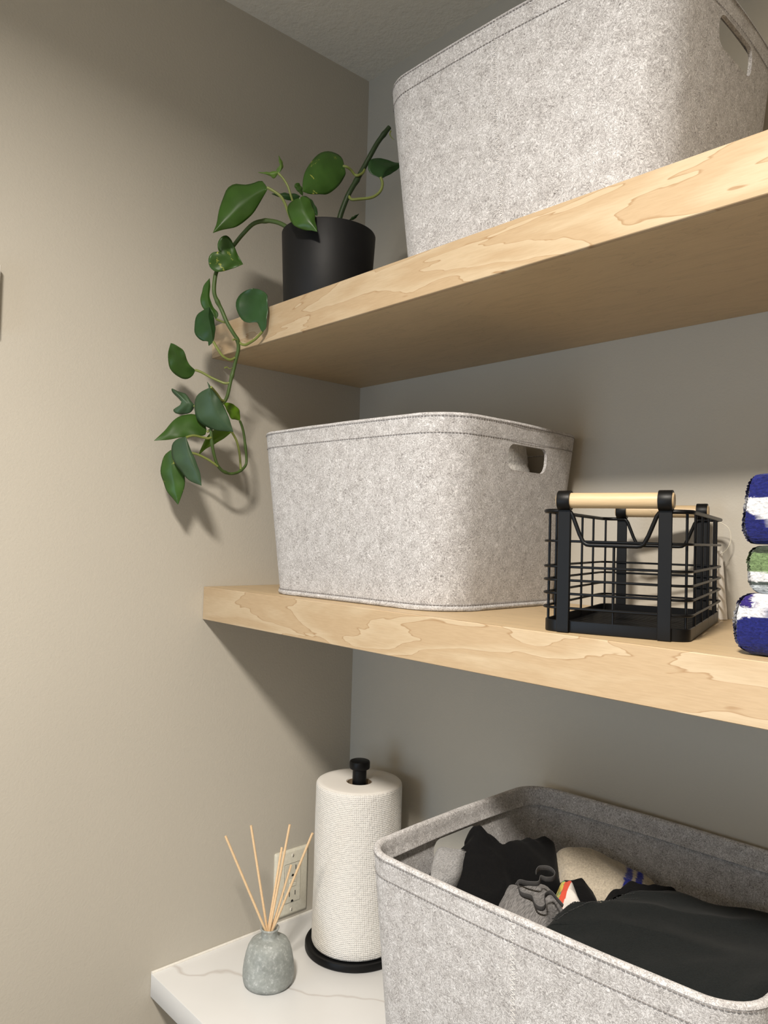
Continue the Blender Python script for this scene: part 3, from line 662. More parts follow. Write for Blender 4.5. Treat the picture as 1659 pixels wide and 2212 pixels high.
# ------------------------------------------------------------------ white towels in the shelf basket
def folded(name, size, mat, label, cat, loc, rotz, seed, nfold=3, rad=None, tint=None, step=0.0022, bumpamp=0.0012, group=None, layers=True, terry=False):
    """a folded cloth: rounded slab whose ends show the turned layers"""
    sx, sy, sz = size; r = rad or sz*0.5; rc = min(0.018 if terry else 0.028, min(sx, sy)*0.3)
    nu = int(2*(sx+sy)/step); ol = rrect(sx, sy, rc, 14)
    ol = [(p.x, p.y) for p in smooth_poly([(x, y, 0) for x, y in ol], nu)]
    nv = max(18, int(sz*1.6/step)); v, f, = [], []
    prof = []
    for j in range(nv+1):
        a = -PI/2+PI*j/nv; sn = math.sin(a); prof.append((r*(1-max(0.0, 1-abs(sn)**3.2)**(1/3.2)), sz/2+sz/2*sn))
    for (ins, z) in prof:
        for (x, y) in ol:
            L = math.hypot(x, y); kx = max(0, 1-ins/max(L, 1e-4))
            groove = 0.0
            if layers:
                ph = z/sz*nfold; groove = 0.0022*max(0, 1-abs(ph-round(ph))*7)*(1 if 0.12 < z/sz < 0.88 else 0)
            nn = noise.noise(Vector((x*22+seed, y*22, z*30)))*0.004+noise.noise(Vector((x*420+seed, y*420, z*700)))*bumpamp
            if terry:      # rows of little loops
                row = abs(math.sin(PI*(z/0.0021+0.5*noise.noise(Vector((x*60, y*60, z*60+seed))))))
                nn += 0.0013*(row-0.5)*(0.6+noise.noise(Vector((x*330, y*330, math.floor(z/0.0021)*3.1+seed))))
            kk = kx*(1+(nn-groove)/max(L, 1e-3))
            sag = 0.004*noise.noise(Vector((x*14+seed, y*14, seed)))*(z/sz)
            v.append((x*kk, y*kk, z+sag))
    for j in range(nv):
        for i in range(nu):
            a, b = j*nu+i, j*nu+(i+1) % nu; f.append((a, b, b+nu, a+nu))
    # close top and bottom with concentric rings so that the top carries the pile too
    def cap(base, z, rev):
        prev = [base+i for i in range(nu)]
        for s in (0.8, 0.6, 0.4, 0.2):
            cur = []
            for i in range(nu):
                x, y, zz = v[base+i]; p = (x*s, y*s, z+(zz-z)*s+0.003*(1-s)*(0 if rev else 1)+noise.noise(Vector((x*s*300, y*s*300, 3)))*bumpamp*(0 if rev else 1))
                cur.append(len(v)); v.append(p)
            for i in range(nu):
                q = (prev[i], prev[(i+1) % nu], cur[(i+1) % nu], cur[i]); f.append(q[::-1] if rev else q)
            prev = cur
        f.append(tuple(prev[::-1] if rev else prev))
    cap(0, 0.0, True); cap(nv*nu, sz, False)
    o = mk(name, v, f, mat, None, angle=80, loc=loc, rotz=rotz)
    if tint:
        at = o.data.attributes.new('tint', 'FLOAT_COLOR', 'POINT')
        for i, q in enumerate(o.data.vertices): at.data[i].color = (*tint(q.co), 1)
    return tag(o, label, cat, group)
def inb(x, y, z):   # basket-local to world
    c, s = math.cos(0.0441), math.sin(0.0441); return (0.3122+c*x-s*y, -0.1543+s*x+c*y, ZMT+z)
folded('white_towel', (0.23, 0.135, 0.232), MAT['waffle'], 'white waffle towel inside the lower shelf basket, seen through its hand hole', 'towel', inb(0.012, 0.066, 0.0085), 0.06, 3.0, nfold=6, step=0.004, rad=0.022)

# ------------------------------------------------------------------ washcloth stack
NAVY, WHITE, GREEN, PURP = (0.012, 0.016, 0.125), (0.70, 0.70, 0.72), (0.15, 0.22, 0.10), (0.03, 0.018, 0.14)
def band(p, ax, ay, az, c, hw):
    s = p.x*ax+p.y*ay+p.z*az-c+0.0016*noise.noise(Vector((p.x*380, p.y*380, p.z*500)))+0.003*noise.noise(Vector((p.x*60, p.y*60, p.z*60)))
    return abs(s) < hw
WS = (0.200, 0.190)
def jag(p): return 0.0016*noise.noise(Vector((p.x*380, p.y*380, p.z*500)))+0.002*noise.noise(Vector((p.x*70, p.y*70, p.z*70)))
def t_bottom(p):   # white band rising from the left end towards the top front
    k = jag(p)
    if p.z+k > 0.026+0.43*(p.x+0.103):
        return PURP if p.z+k > 0.0405 and p.x < -0.088 else WHITE
    return NAVY
def t_mid(p):
    k = 0.0014*noise.noise(Vector((p.x*300, p.y*300, p.z*500)))
    z = p.z+k
    if z > 0.0345: return (0.035, 0.045, 0.030)
    if z > 0.0185: return GREEN
    if z > 0.0105: return WHITE if p.x < -0.035 else (0.55, 0.58, 0.56)
    if z > 0.0070: return (0.06, 0.075, 0.07)
    return (0.45, 0.49, 0.52) if noise.noise(Vector((p.x*45, p.y*45, 2.0))) > -0.25 else (0.07, 0.09, 0.08)
def t_top(p):
    u = max(0.0, p.x+0.097); zc = 0.0350-0.26*u; hw = min(0.0048+0.24*u, 0.012)
    return WHITE if abs(p.z+jag(p)-zc) < hw else NAVY
cx, cy = 0.947, -0.212
GW = 'folded terry washcloths stacked at the right end of the lower shelf'
folded('washcloth', (0.206, 0.182, 0.050), MAT['terry'], 'navy and white terry washcloth at the bottom of the stack', 'washcloth', (cx+0.002, cy, ZMT+0.0005), 0.03, 11.0, nfold=2, tint=t_bottom, step=0.0012, rad=0.022, terry=True, group=GW, layers=False)
folded('washcloth', (0.192, 0.176, 0.041), MAT['terry'], 'green and white terry washcloth in the middle of the stack', 'washcloth', (cx+0.004, cy, ZMT+0.0512), 0.0, 12.0, nfold=3, tint=t_mid, step=0.0012, rad=0.016, terry=True, group=GW, layers=False)
folded('washcloth', (0.194, 0.178, 0.059), MAT['terry'], 'navy and white terry washcloth on top of the stack', 'washcloth', (cx+0.003, cy, ZMT+0.0930), -0.02, 13.0, nfold=2, tint=t_top, step=0.0012, rad=0.015, terry=True, group=GW, layers=False)

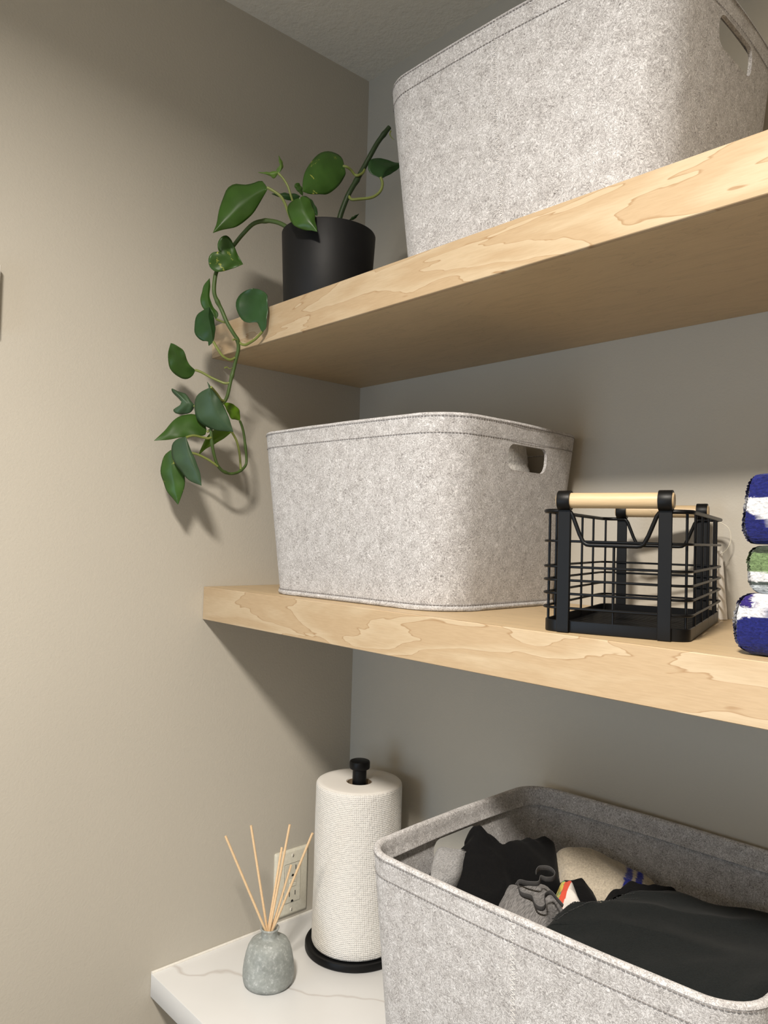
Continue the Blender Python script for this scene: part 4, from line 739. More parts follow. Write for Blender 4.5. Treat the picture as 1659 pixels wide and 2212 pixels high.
# ------------------------------------------------------------------ potted trailing plant
LEAVES=[[[[-0.036,-0.0882,0.1654],[-0.0422,-0.0999,0.1574],[-0.0479,-0.1108,0.1481],[-0.053,-0.1206,0.1371],[-0.0579,-0.1297,0.1257],[-0.0629,-0.1383,0.1142],[-0.0678,-0.1465,0.1025],[-0.0729,-0.1545,0.0908]],[[-0.036,-0.0882,0.1654],[-0.0454,-0.092,0.1782],[-0.0534,-0.1021,0.1754],[-0.0619,-0.1122,0.1723],[-0.0715,-0.122,0.1719],[-0.0771,-0.1315,0.164],[-0.0783,-0.137,0.1501],[-0.0771,-0.1414,0.1352],[-0.0755,-0.1454,0.1202],[-0.0733,-0.1494,0.1051],[-0.0729,-0.1545,0.0908]],[[-0.036,-0.0882,0.1654],[-0.0411,-0.0908,0.1565],[-0.0445,-0.0942,0.1467],[-0.0484,-0.0982,0.1373],[-0.0521,-0.103,0.1279],[-0.056,-0.1091,0.1193],[-0.0597,-0.1165,0.1115],[-0.0631,-0.1253,0.1047],[-0.0666,-0.1352,0.1006],[-0.0704,-0.1447,0.0965],[-0.0729,-0.1545,0.0908]],0],[[[-0.0322,-0.0707,0.1951],[-0.0345,-0.0743,0.1935],[-0.0371,-0.0779,0.1921],[-0.0398,-0.0814,0.1912],[-0.0429,-0.0848,0.1912],[-0.0463,-0.0879,0.1918],[-0.0498,-0.0909,0.1928],[-0.0535,-0.0939,0.1939]],[[-0.0322,-0.0707,0.1951],[-0.0347,-0.0726,0.1963],[-0.0369,-0.0749,0.1966],[-0.0391,-0.0772,0.1962],[-0.0413,-0.0794,0.1957],[-0.0434,-0.0817,0.1952],[-0.0454,-0.0842,0.1948],[-0.0474,-0.0866,0.1945],[-0.0496,-0.0889,0.1944],[-0.0517,-0.0913,0.1942],[-0.0535,-0.0939,0.1939]],[[-0.0322,-0.0707,0.1951],[-0.0349,-0.072,0.1928],[-0.0374,-0.0729,0.1902],[-0.0399,-0.0741,0.1876],[-0.042,-0.0766,0.1874],[-0.0424,-0.0794,0.1896],[-0.0442,-0.0823,0.1909],[-0.0469,-0.0849,0.192],[-0.0491,-0.0879,0.1927],[-0.0513,-0.0909,0.1933],[-0.0535,-0.0939,0.1939]],2],[[[-0.0322,-0.0707,0.1951],[-0.0294,-0.0709,0.1975],[-0.027,-0.0714,0.2],[-0.0254,-0.0725,0.2028],[-0.0247,-0.074,0.2057],[-0.0245,-0.0755,0.2086],[-0.0245,-0.0769,0.2117],[-0.0247,-0.0783,0.2148]],[[-0.0322,-0.0707,0.1951],[-0.0345,-0.0726,0.1961],[-0.0363,-0.0744,0.1977],[-0.0344,-0.0741,0.1997],[-0.032,-0.0732,0.2014],[-0.0296,-0.0728,0.2032],[-0.0285,-0.0736,0.2055],[-0.028,-0.0749,0.2079],[-0.027,-0.076,0.2102],[-0.0259,-0.0771,0.2125],[-0.0247,-0.0783,0.2148]],[[-0.0322,-0.0707,0.1951],[-0.0309,-0.0696,0.1972],[-0.0295,-0.0686,0.1994],[-0.0278,-0.0683,0.2014],[-0.0268,-0.0684,0.2038],[-0.0261,-0.0692,0.2061],[-0.0255,-0.0708,0.2079],[-0.0253,-0.0725,0.2098],[-0.0255,-0.0742,0.2117],[-0.0252,-0.0762,0.2133],[-0.0247,-0.0783,0.2148]],2],[[[0.0252,0.0059,0.2088],[0.023,-0.0055,0.2041],[0.021,-0.0167,0.1985],[0.0196,-0.0269,0.1904],[0.0187,-0.0361,0.1811],[0.0176,-0.0448,0.1719],[0.0164,-0.0534,0.1629],[0.0151,-0.0617,0.1538]],[[0.0252,0.0059,0.2088],[0.0184,0.0074,0.2233],[0.0117,0.0033,0.2337],[0.0075,-0.0071,0.236],[0.0046,-0.0192,0.2304],[0.0028,-0.0304,0.2213],[0.0023,-0.0396,0.2096],[0.0028,-0.0469,0.1967],[0.0048,-0.0532,0.1831],[0.0094,-0.0583,0.1684],[0.0151,-0.0617,0.1538]],[[0.0252,0.0059,0.2088],[0.0261,0.0074,0.2003],[0.0256,0.0039,0.1911],[0.0251,-0.0017,0.1819],[0.0247,-0.0087,0.1733],[0.0238,-0.0165,0.1655],[0.0223,-0.025,0.1596],[0.0199,-0.034,0.1572],[0.0183,-0.0435,0.1549],[0.0165,-0.0527,0.1536],[0.0151,-0.0617,0.1538]],1],[[[0.035,-0.0805,0.1321],[0.0381,-0.08,0.1239],[0.0413,-0.0792,0.1158],[0.0449,-0.0775,0.1083],[0.0487,-0.0752,0.1012],[0.0523,-0.0726,0.0945],[0.0558,-0.0697,0.088],[0.0591,-0.0667,0.0815]],[[0.035,-0.0805,0.1321],[0.0264,-0.0843,0.1313],[0.0198,-0.0878,0.1272],[0.0193,-0.0897,0.1185],[0.0213,-0.0893,0.1095],[0.0245,-0.0878,0.1009],[0.0291,-0.0848,0.0935],[0.0352,-0.0799,0.0891],[0.0421,-0.0749,0.0863],[0.0508,-0.0708,0.0846],[0.0591,-0.0667,0.0815]],[[0.035,-0.0805,0.1321],[0.0347,-0.0749,0.1379],[0.037,-0.0693,0.1363],[0.0393,-0.0654,0.132],[0.0417,-0.0632,0.1261],[0.0445,-0.0624,0.1194],[0.0473,-0.0631,0.1118],[0.05,-0.0641,0.1042],[0.0526,-0.0646,0.0968],[0.0559,-0.0657,0.0892],[0.0591,-0.0667,0.0815]],0],[[[-0.028,-0.0354,0.1691],[-0.0304,-0.0412,0.1681],[-0.0329,-0.0469,0.1672],[-0.0355,-0.0524,0.1665],[-0.0385,-0.0577,0.1663],[-0.0417,-0.0628,0.1664],[-0.0451,-0.0677,0.1667],[-0.0486,-0.0725,0.1671]],[[-0.028,-0.0354,0.1691],[-0.0321,-0.0367,0.1725],[-0.0341,-0.0406,0.1727],[-0.0363,-0.0444,0.1727],[-0.0388,-0.0479,0.1727],[-0.0412,-0.0515,0.1726],[-0.0427,-0.0558,0.1718],[-0.0443,-0.0599,0.1708],[-0.0466,-0.0636,0.1701],[-0.048,-0.0678,0.1688],[-0.0486,-0.0725,0.1671]],[[-0.028,-0.0354,0.1691],[-0.0308,-0.0369,0.1657],[-0.0333,-0.0394,0.1625],[-0.0357,-0.0434,0.1616],[-0.0379,-0.0475,0.162],[-0.0398,-0.0518,0.1624],[-0.0416,-0.0561,0.163],[-0.0435,-0.0602,0.164],[-0.0456,-0.0641,0.1651],[-0.0471,-0.0683,0.1661],[-0.0486,-0.0725,0.1671]],3],[[[0.007,-0.0556,0.1516],[0.0111,-0.0542,0.147],[0.0151,-0.0528,0.1425],[0.0187,-0.0513,0.138],[0.0218,-0.0498,0.1334],[0.0244,-0.0483,0.1287],[0.0268,-0.0467,0.1242],[0.0291,-0.045,0.1197]],[[0.007,-0.0556,0.1516],[0.007,-0.0545,0.1483],[0.0078,-0.0538,0.1447],[0.0092,-0.0528,0.1412],[0.0108,-0.0517,0.1378],[0.0127,-0.0505,0.1345],[0.0152,-0.0495,0.131],[0.0181,-0.0485,0.1278],[0.0215,-0.0473,0.125],[0.0249,-0.0459,0.1225],[0.0291,-0.045,0.1197]],[[0.007,-0.0556,0.1516],[0.0085,-0.0518,0.1523],[0.0111,-0.049,0.1513],[0.0138,-0.0472,0.1484],[0.0164,-0.0456,0.1452],[0.0188,-0.0443,0.1417],[0.0214,-0.0434,0.1378],[0.0236,-0.0429,0.1336],[0.0256,-0.0427,0.1293],[0.0273,-0.0429,0.1248],[0.0291,-0.045,0.1197]],3],[[[0.0231,-0.0673,0.1436],[0.024,-0.0697,0.1451],[0.0247,-0.072,0.1467],[0.0252,-0.0742,0.1484],[0.0253,-0.0763,0.1501],[0.025,-0.0783,0.1518],[0.0245,-0.0801,0.1537],[0.0238,-0.0819,0.1556]],[[0.0231,-0.0673,0.1436],[0.0223,-0.0688,0.1447],[0.0217,-0.0705,0.1458],[0.0213,-0.0722,0.1468],[0.0208,-0.0738,0.148],[0.0205,-0.0754,0.1492],[0.0203,-0.0771,0.1504],[0.0204,-0.0788,0.1516],[0.0208,-0.0803,0.1529],[0.0219,-0.0812,0.1544],[0.0238,-0.0819,0.1556]],[[0.0231,-0.0673,0.1436],[0.023,-0.0673,0.1461],[0.0229,-0.0674,0.1487],[0.0231,-0.068,0.151],[0.0232,-0.0689,0.1532],[0.0232,-0.07,0.1552],[0.0231,-0.0713,0.1571],[0.0229,-0.073,0.1587],[0.0231,-0.0758,0.159],[0.0234,-0.079,0.1579],[0.0238,-0.0819,0.1556]],0],[[[0.0558,0.0544,0.1995],[0.055,0.0574,0.2069],[0.0543,0.0614,0.2142],[0.0543,0.0673,0.2205],[0.0549,0.0745,0.2253],[0.0555,0.082,0.2296],[0.0561,0.0898,0.2338],[0.0566,0.0977,0.2382]],[[0.0558,0.0544,0.1995],[0.0493,0.0482,0.2023],[0.0452,0.0416,0.2066],[0.0416,0.0382,0.2146],[0.0391,0.042,0.226],[0.039,0.0515,0.2349],[0.0409,0.0621,0.2391],[0.044,0.0712,0.2376],[0.0486,0.0793,0.2364],[0.0526,0.0885,0.2368],[0.0566,0.0977,0.2382]],[[0.0558,0.0544,0.1995],[0.0545,0.0604,0.2037],[0.0541,0.0657,0.2075],[0.0532,0.0713,0.2116],[0.053,0.0762,0.2154],[0.0535,0.0805,0.2189],[0.054,0.0845,0.2225],[0.0546,0.0881,0.2264],[0.0553,0.0913,0.2302],[0.0554,0.095,0.2345],[0.0566,0.0977,0.2382]],3],[[[-0.1028,-0.1264,0.0786],[-0.1005,-0.1219,0.0765],[-0.0983,-0.1173,0.0744],[-0.0963,-0.1126,0.0724],[-0.0946,-0.1076,0.0707],[-0.0931,-0.1024,0.069],[-0.0919,-0.0971,0.0675],[-0.0908,-0.0916,0.0661]],[[-0.1028,-0.1264,0.0786],[-0.1031,-0.129,0.0861],[-0.1016,-0.1287,0.0941],[-0.0987,-0.125,0.1009],[-0.0953,-0.1183,0.1037],[-0.0937,-0.1122,0.0995],[-0.0935,-0.1083,0.0927],[-0.0932,-0.1042,0.086],[-0.0927,-0.1002,0.0793],[-0.0918,-0.096,0.0726],[-0.0908,-0.0916,0.0661]],[[-0.1028,-0.1264,0.0786],[-0.1071,-0.1337,0.0771],[-0.1106,-0.1384,0.0705],[-0.1123,-0.1383,0.0622],[-0.1123,-0.1346,0.0549],[-0.1104,-0.1278,0.0506],[-0.107,-0.12,0.0512],[-0.1032,-0.1124,0.0542],[-0.0994,-0.1052,0.0579],[-0.0952,-0.0982,0.0618],[-0.0908,-0.0916,0.0661]],1],[[[-0.1458,-0.1035,-0.0103],[-0.1476,-0.1073,-0.002],[-0.1494,-0.1108,0.0063],[-0.1511,-0.1139,0.0149],[-0.1518,-0.1153,0.0242],[-0.1516,-0.1153,0.0337],[-0.1512,-0.1147,0.0432],[-0.1508,-0.1138,0.0528]],[[-0.1458,-0.1035,-0.0103],[-0.1486,-0.1065,-0.0036],[-0.154,-0.1111,0.0005],[-0.1591,-0.116,0.0043],[-0.1625,-0.1194,0.0105],[-0.1632,-0.1206,0.0182],[-0.1625,-0.1211,0.0259],[-0.1612,-0.1205,0.0335],[-0.1591,-0.1191,0.0408],[-0.1554,-0.1167,0.0472],[-0.1508,-0.1138,0.0528]],[[-0.1458,-0.1035,-0.0103],[-0.1451,-0.0998,-0.0039],[-0.146,-0.1012,0.0024],[-0.1486,-0.1051,0.0072],[-0.151,-0.108,0.0131],[-0.152,-0.1105,0.0192],[-0.1523,-0.112,0.0257],[-0.1521,-0.1121,0.0327],[-0.152,-0.1117,0.0397],[-0.1515,-0.1124,0.0464],[-0.1508,-0.1138,0.0528]],1],[[[-0.1258,-0.1184,-0.0513],[-0.1267,-0.1193,-0.0437],[-0.1277,-0.1202,-0.036],[-0.1292,-0.1212,-0.0284],[-0.1314,-0.1223,-0.0207],[-0.1334,-0.1229,-0.0128],[-0.1347,-0.1222,-0.0047],[-0.1358,-0.1211,0.0035]],[[-0.1258,-0.1184,-0.0513],[-0.1322,-0.121,-0.0575],[-0.1342,-0.1226,-0.0501],[-0.1432,-0.1279,-0.0486],[-0.1489,-0.133,-0.0424],[-0.1526,-0.1356,-0.0337],[-0.1538,-0.1355,-0.0239],[-0.1533,-0.1336,-0.0143],[-0.151,-0.13,-0.0057],[-0.1443,-0.1257,-0.0],[-0.1358,-0.1211,0.0035]],[[-0.1258,-0.1184,-0.0513],[-0.1278,-0.1154,-0.0452],[-0.1285,-0.114,-0.0393],[-0.1292,-0.1135,-0.0335],[-0.1309,-0.1127,-0.0275],[-0.1324,-0.1124,-0.0216],[-0.1336,-0.1128,-0.016],[-0.1348,-0.114,-0.0106],[-0.1356,-0.1157,-0.0055],[-0.1365,-0.1178,-0.0007],[-0.1358,-0.1211,0.0035]],3],[[[-0.0558,-0.0768,-0.0412],[-0.0574,-0.0787,-0.0319],[-0.0591,-0.0804,-0.0225],[-0.0608,-0.0818,-0.0129],[-0.0624,-0.0825,-0.0032],[-0.0647,-0.0834,0.0067],[-0.0676,-0.0846,0.0164],[-0.0708,-0.0859,0.0262]],[[-0.0558,-0.0768,-0.0412],[-0.0606,-0.0798,-0.0313],[-0.0642,-0.082,-0.0247],[-0.0737,-0.0882,-0.0261],[-0.0817,-0.0948,-0.0221],[-0.0868,-0.0993,-0.0133],[-0.0899,-0.1015,-0.0028],[-0.0905,-0.1011,0.0082],[-0.0878,-0.0974,0.0182],[-0.0801,-0.0919,0.0235],[-0.0708,-0.0859,0.0262]],[[-0.0558,-0.0768,-0.0412],[-0.0491,-0.0753,-0.0358],[-0.0473,-0.0745,-0.028],[-0.0464,-0.0745,-0.0199],[-0.0458,-0.0746,-0.0117],[-0.0456,-0.0746,-0.0035],[-0.0457,-0.075,0.0047],[-0.0469,-0.076,0.0129],[-0.0532,-0.0786,0.0195],[-0.0613,-0.0824,0.0237],[-0.0708,-0.0859,0.0262]],3],[[[-0.1508,-0.1326,-0.0941],[-0.1517,-0.1404,-0.0915],[-0.1524,-0.1479,-0.0885],[-0.1524,-0.1545,-0.084],[-0.152,-0.1603,-0.0785],[-0.1516,-0.1655,-0.0727],[-0.1512,-0.1703,-0.0665],[-0.1508,-0.1747,-0.0602]],[[-0.1508,-0.1326,-0.0941],[-0.1592,-0.1323,-0.101],[-0.1667,-0.1366,-0.1051],[-0.1701,-0.1448,-0.1059],[-0.1718,-0.1528,-0.1029],[-0.1719,-0.1597,-0.0973],[-0.171,-0.1655,-0.0907],[-0.1688,-0.1691,-0.0828],[-0.1641,-0.1718,-0.0749],[-0.1578,-0.1737,-0.0674],[-0.1508,-0.1747,-0.0602]],[[-0.1508,-0.1326,-0.0941],[-0.1497,-0.1381,-0.0911],[-0.1492,-0.1431,-0.0879],[-0.1482,-0.1473,-0.0838],[-0.1459,-0.1509,-0.0793],[-0.1433,-0.154,-0.0746],[-0.1422,-0.1578,-0.0704],[-0.1433,-0.1619,-0.067],[-0.1448,-0.1662,-0.0639],[-0.1466,-0.1708,-0.0618],[-0.1508,-0.1747,-0.0602]],0],[[[-0.1608,-0.1277,-0.145],[-0.1615,-0.1303,-0.1445],[-0.1623,-0.1328,-0.144],[-0.1634,-0.1352,-0.1435],[-0.1649,-0.1375,-0.143],[-0.1666,-0.1396,-0.1425],[-0.1686,-0.1415,-0.1421],[-0.1708,-0.1434,-0.1418]],[[-0.1608,-0.1277,-0.145],[-0.1672,-0.1292,-0.1387],[-0.1705,-0.1326,-0.1331],[-0.173,-0.137,-0.1283],[-0.1764,-0.1425,-0.1256],[-0.1799,-0.1481,-0.1238],[-0.1835,-0.1538,-0.1218],[-0.1833,-0.1531,-0.1255],[-0.1809,-0.1489,-0.1305],[-0.1787,-0.1448,-0.1358],[-0.1708,-0.1434,-0.1418]],[[-0.1608,-0.1277,-0.145],[-0.1651,-0.1261,-0.1506],[-0.1673,-0.1289,-0.1558],[-0.1704,-0.1332,-0.159],[-0.1738,-0.1383,-0.16],[-0.1771,-0.1435,-0.1598],[-0.1803,-0.1485,-0.1584],[-0.1817,-0.1511,-0.1544],[-0.1788,-0.1472,-0.1504],[-0.1759,-0.1431,-0.1467],[-0.1708,-0.1434,-0.1418]],4],[[[-0.1128,-0.1293,-0.1253],[-0.1125,-0.1273,-0.136],[-0.1118,-0.1245,-0.1465],[-0.1103,-0.1204,-0.1565],[-0.1083,-0.1152,-0.1657],[-0.1054,-0.1088,-0.1739],[-0.1021,-0.1015,-0.1812],[-0.0988,-0.094,-0.1884]],[[-0.1128,-0.1293,-0.1253],[-0.1259,-0.1336,-0.1295],[-0.1366,-0.1366,-0.1368],[-0.1404,-0.1381,-0.1479],[-0.1413,-0.1361,-0.1594],[-0.1399,-0.1315,-0.17],[-0.1361,-0.1244,-0.1783],[-0.1304,-0.1157,-0.1833],[-0.1205,-0.1081,-0.1856],[-0.1096,-0.1011,-0.1871],[-0.0988,-0.094,-0.1884]],[[-0.1128,-0.1293,-0.1253],[-0.1154,-0.132,-0.1162],[-0.1124,-0.1286,-0.1215],[-0.1109,-0.1232,-0.1292],[-0.1088,-0.1176,-0.1366],[-0.1067,-0.1119,-0.144],[-0.1049,-0.1069,-0.152],[-0.1035,-0.1031,-0.1608],[-0.1019,-0.0997,-0.1698],[-0.1003,-0.0968,-0.1791],[-0.0988,-0.094,-0.1884]],4],[[[-0.1508,-0.0512,-0.1609],[-0.1493,-0.0565,-0.1575],[-0.148,-0.0616,-0.1541],[-0.147,-0.0667,-0.1508],[-0.1463,-0.0716,-0.1475],[-0.1459,-0.0763,-0.1443],[-0.1458,-0.081,-0.1411],[-0.1458,-0.0855,-0.1379]],[[-0.1508,-0.0512,-0.1609],[-0.15,-0.0515,-0.1563],[-0.1488,-0.0522,-0.1519],[-0.1478,-0.0539,-0.1476],[-0.147,-0.0569,-0.1439],[-0.1464,-0.0607,-0.1409],[-0.1459,-0.0652,-0.1385],[-0.1456,-0.0702,-0.1372],[-0.1456,-0.0753,-0.1366],[-0.1458,-0.0803,-0.1369],[-0.1458,-0.0855,-0.1379]],[[-0.1508,-0.0512,-0.1609],[-0.1529,-0.0548,-0.1606],[-0.1543,-0.0588,-0.1601],[-0.1556,-0.0626,-0.1594],[-0.1554,-0.0663,-0.157],[-0.154,-0.0696,-0.1538],[-0.1522,-0.0727,-0.1505],[-0.1506,-0.0759,-0.1473],[-0.1493,-0.0789,-0.1441],[-0.1476,-0.0822,-0.141],[-0.1458,-0.0855,-0.1379]],5],[[[-0.1408,-0.1158,-0.184],[-0.1436,-0.1274,-0.183],[-0.1464,-0.139,-0.1832],[-0.1491,-0.1501,-0.1868],[-0.1517,-0.1605,-0.1921],[-0.1546,-0.1708,-0.1972],[-0.1577,-0.1808,-0.2023],[-0.1608,-0.1906,-0.2074]],[[-0.1408,-0.1158,-0.184],[-0.1459,-0.1167,-0.1731],[-0.1504,-0.1222,-0.165],[-0.1546,-0.131,-0.1615],[-0.1581,-0.1411,-0.162],[-0.1605,-0.151,-0.1658],[-0.1615,-0.1595,-0.1733],[-0.1617,-0.1673,-0.1819],[-0.1611,-0.1748,-0.1909],[-0.1608,-0.1826,-0.1994],[-0.1608,-0.1906,-0.2074]],[[-0.1408,-0.1158,-0.184],[-0.1388,-0.1187,-0.1924],[-0.1402,-0.1273,-0.1951],[-0.142,-0.1359,-0.1968],[-0.1444,-0.144,-0.1981],[-0.1471,-0.152,-0.1993],[-0.1501,-0.1597,-0.2011],[-0.1525,-0.1675,-0.2034],[-0.1548,-0.1754,-0.2052],[-0.1575,-0.1832,-0.2064],[-0.1608,-0.1906,-0.2074]],0],[[[-0.1358,-0.1527,-0.1997],[-0.1337,-0.151,-0.2104],[-0.1315,-0.1488,-0.2209],[-0.129,-0.146,-0.2312],[-0.1266,-0.1428,-0.2413],[-0.1245,-0.1394,-0.2514],[-0.1226,-0.1358,-0.2614],[-0.1208,-0.1321,-0.2714]],[[-0.1358,-0.1527,-0.1997],[-0.1474,-0.1579,-0.2015],[-0.1571,-0.1613,-0.2081],[-0.16,-0.1632,-0.2182],[-0.1593,-0.1618,-0.2287],[-0.1559,-0.1576,-0.2379],[-0.1522,-0.153,-0.2469],[-0.1475,-0.1483,-0.2555],[-0.1402,-0.1431,-0.2624],[-0.1312,-0.1376,-0.2677],[-0.1208,-0.1321,-0.2714]],[[-0.1358,-0.1527,-0.1997],[-0.1348,-0.15,-0.2067],[-0.1333,-0.1475,-0.2137],[-0.1312,-0.1452,-0.2208],[-0.1293,-0.1423,-0.2276],[-0.1278,-0.1394,-0.2345],[-0.1256,-0.1372,-0.2416],[-0.1239,-0.135,-0.2487],[-0.1229,-0.1333,-0.2561],[-0.122,-0.1324,-0.2637],[-0.1208,-0.1321,-0.2714]],4],[[[-0.1708,-0.158,-0.2174],[-0.1699,-0.1572,-0.2294],[-0.1691,-0.1562,-0.2413],[-0.1681,-0.1546,-0.2531],[-0.1672,-0.1526,-0.2649],[-0.1666,-0.1504,-0.2766],[-0.1661,-0.148,-0.2883],[-0.1658,-0.1455,-0.3]],[[-0.1708,-0.158,-0.2174],[-0.179,-0.1617,-0.2234],[-0.1842,-0.1646,-0.2313],[-0.1868,-0.1651,-0.2406],[-0.1877,-0.1644,-0.2502],[-0.1871,-0.163,-0.2598],[-0.1848,-0.1607,-0.2689],[-0.1813,-0.1575,-0.2775],[-0.1771,-0.1537,-0.2855],[-0.172,-0.1496,-0.2931],[-0.1658,-0.1455,-0.3]],[[-0.1708,-0.158,-0.2174],[-0.1689,-0.1528,-0.2243],[-0.1664,-0.148,-0.2313],[-0.1643,-0.1438,-0.2389],[-0.1628,-0.1403,-0.2471],[-0.162,-0.1382,-0.2559],[-0.1616,-0.1376,-0.265],[-0.162,-0.1384,-0.274],[-0.1633,-0.1404,-0.2828],[-0.1648,-0.1427,-0.2915],[-0.1658,-0.1455,-0.3]],1],[[[-0.1508,-0.0641,-0.1802],[-0.1531,-0.0726,-0.1845],[-0.1555,-0.0809,-0.1889],[-0.1578,-0.0887,-0.194],[-0.16,-0.0959,-0.2],[-0.1621,-0.1025,-0.2065],[-0.164,-0.1083,-0.2137],[-0.1658,-0.1137,-0.2213]],[[-0.1508,-0.0641,-0.1802],[-0.1555,-0.0698,-0.1778],[-0.1597,-0.076,-0.1763],[-0.1636,-0.0825,-0.1765],[-0.1665,-0.089,-0.1792],[-0.1675,-0.0945,-0.1851],[-0.1677,-0.0993,-0.1919],[-0.1679,-0.1036,-0.1988],[-0.1678,-0.1073,-0.2061],[-0.1669,-0.1106,-0.2136],[-0.1658,-0.1137,-0.2213]],[[-0.1508,-0.0641,-0.1802],[-0.1532,-0.0682,-0.1846],[-0.1549,-0.0729,-0.1891],[-0.1565,-0.0777,-0.1934],[-0.1585,-0.0827,-0.1973],[-0.1605,-0.0877,-0.2009],[-0.1616,-0.0933,-0.2046],[-0.1629,-0.0989,-0.2081],[-0.1646,-0.1039,-0.2119],[-0.1656,-0.1087,-0.2164],[-0.1658,-0.1137,-0.2213]],5],[[[-0.024,0.0581,0.1594],[-0.0219,0.0592,0.1607],[-0.0199,0.0603,0.162],[-0.0182,0.0617,0.1634],[-0.0166,0.0632,0.1649],[-0.0154,0.065,0.1666],[-0.0143,0.067,0.1683],[-0.0134,0.0691,0.1701]],[[-0.024,0.0581,0.1594],[-0.0234,0.0592,0.161],[-0.0227,0.0601,0.1626],[-0.0218,0.0611,0.164],[-0.0209,0.0621,0.1653],[-0.0199,0.0634,0.1664],[-0.0186,0.0644,0.1672],[-0.0173,0.0656,0.168],[-0.0162,0.0669,0.1688],[-0.0148,0.0681,0.1695],[-0.0134,0.0691,0.1701]],[[-0.024,0.0581,0.1594],[-0.023,0.0598,0.1599],[-0.0219,0.0614,0.1604],[-0.0208,0.063,0.1609],[-0.0197,0.0645,0.1616],[-0.0186,0.0658,0.1628],[-0.0175,0.0666,0.1641],[-0.0164,0.0673,0.1656],[-0.0155,0.068,0.1671],[-0.0145,0.0686,0.1687],[-0.0134,0.0691,0.1701]],3]]
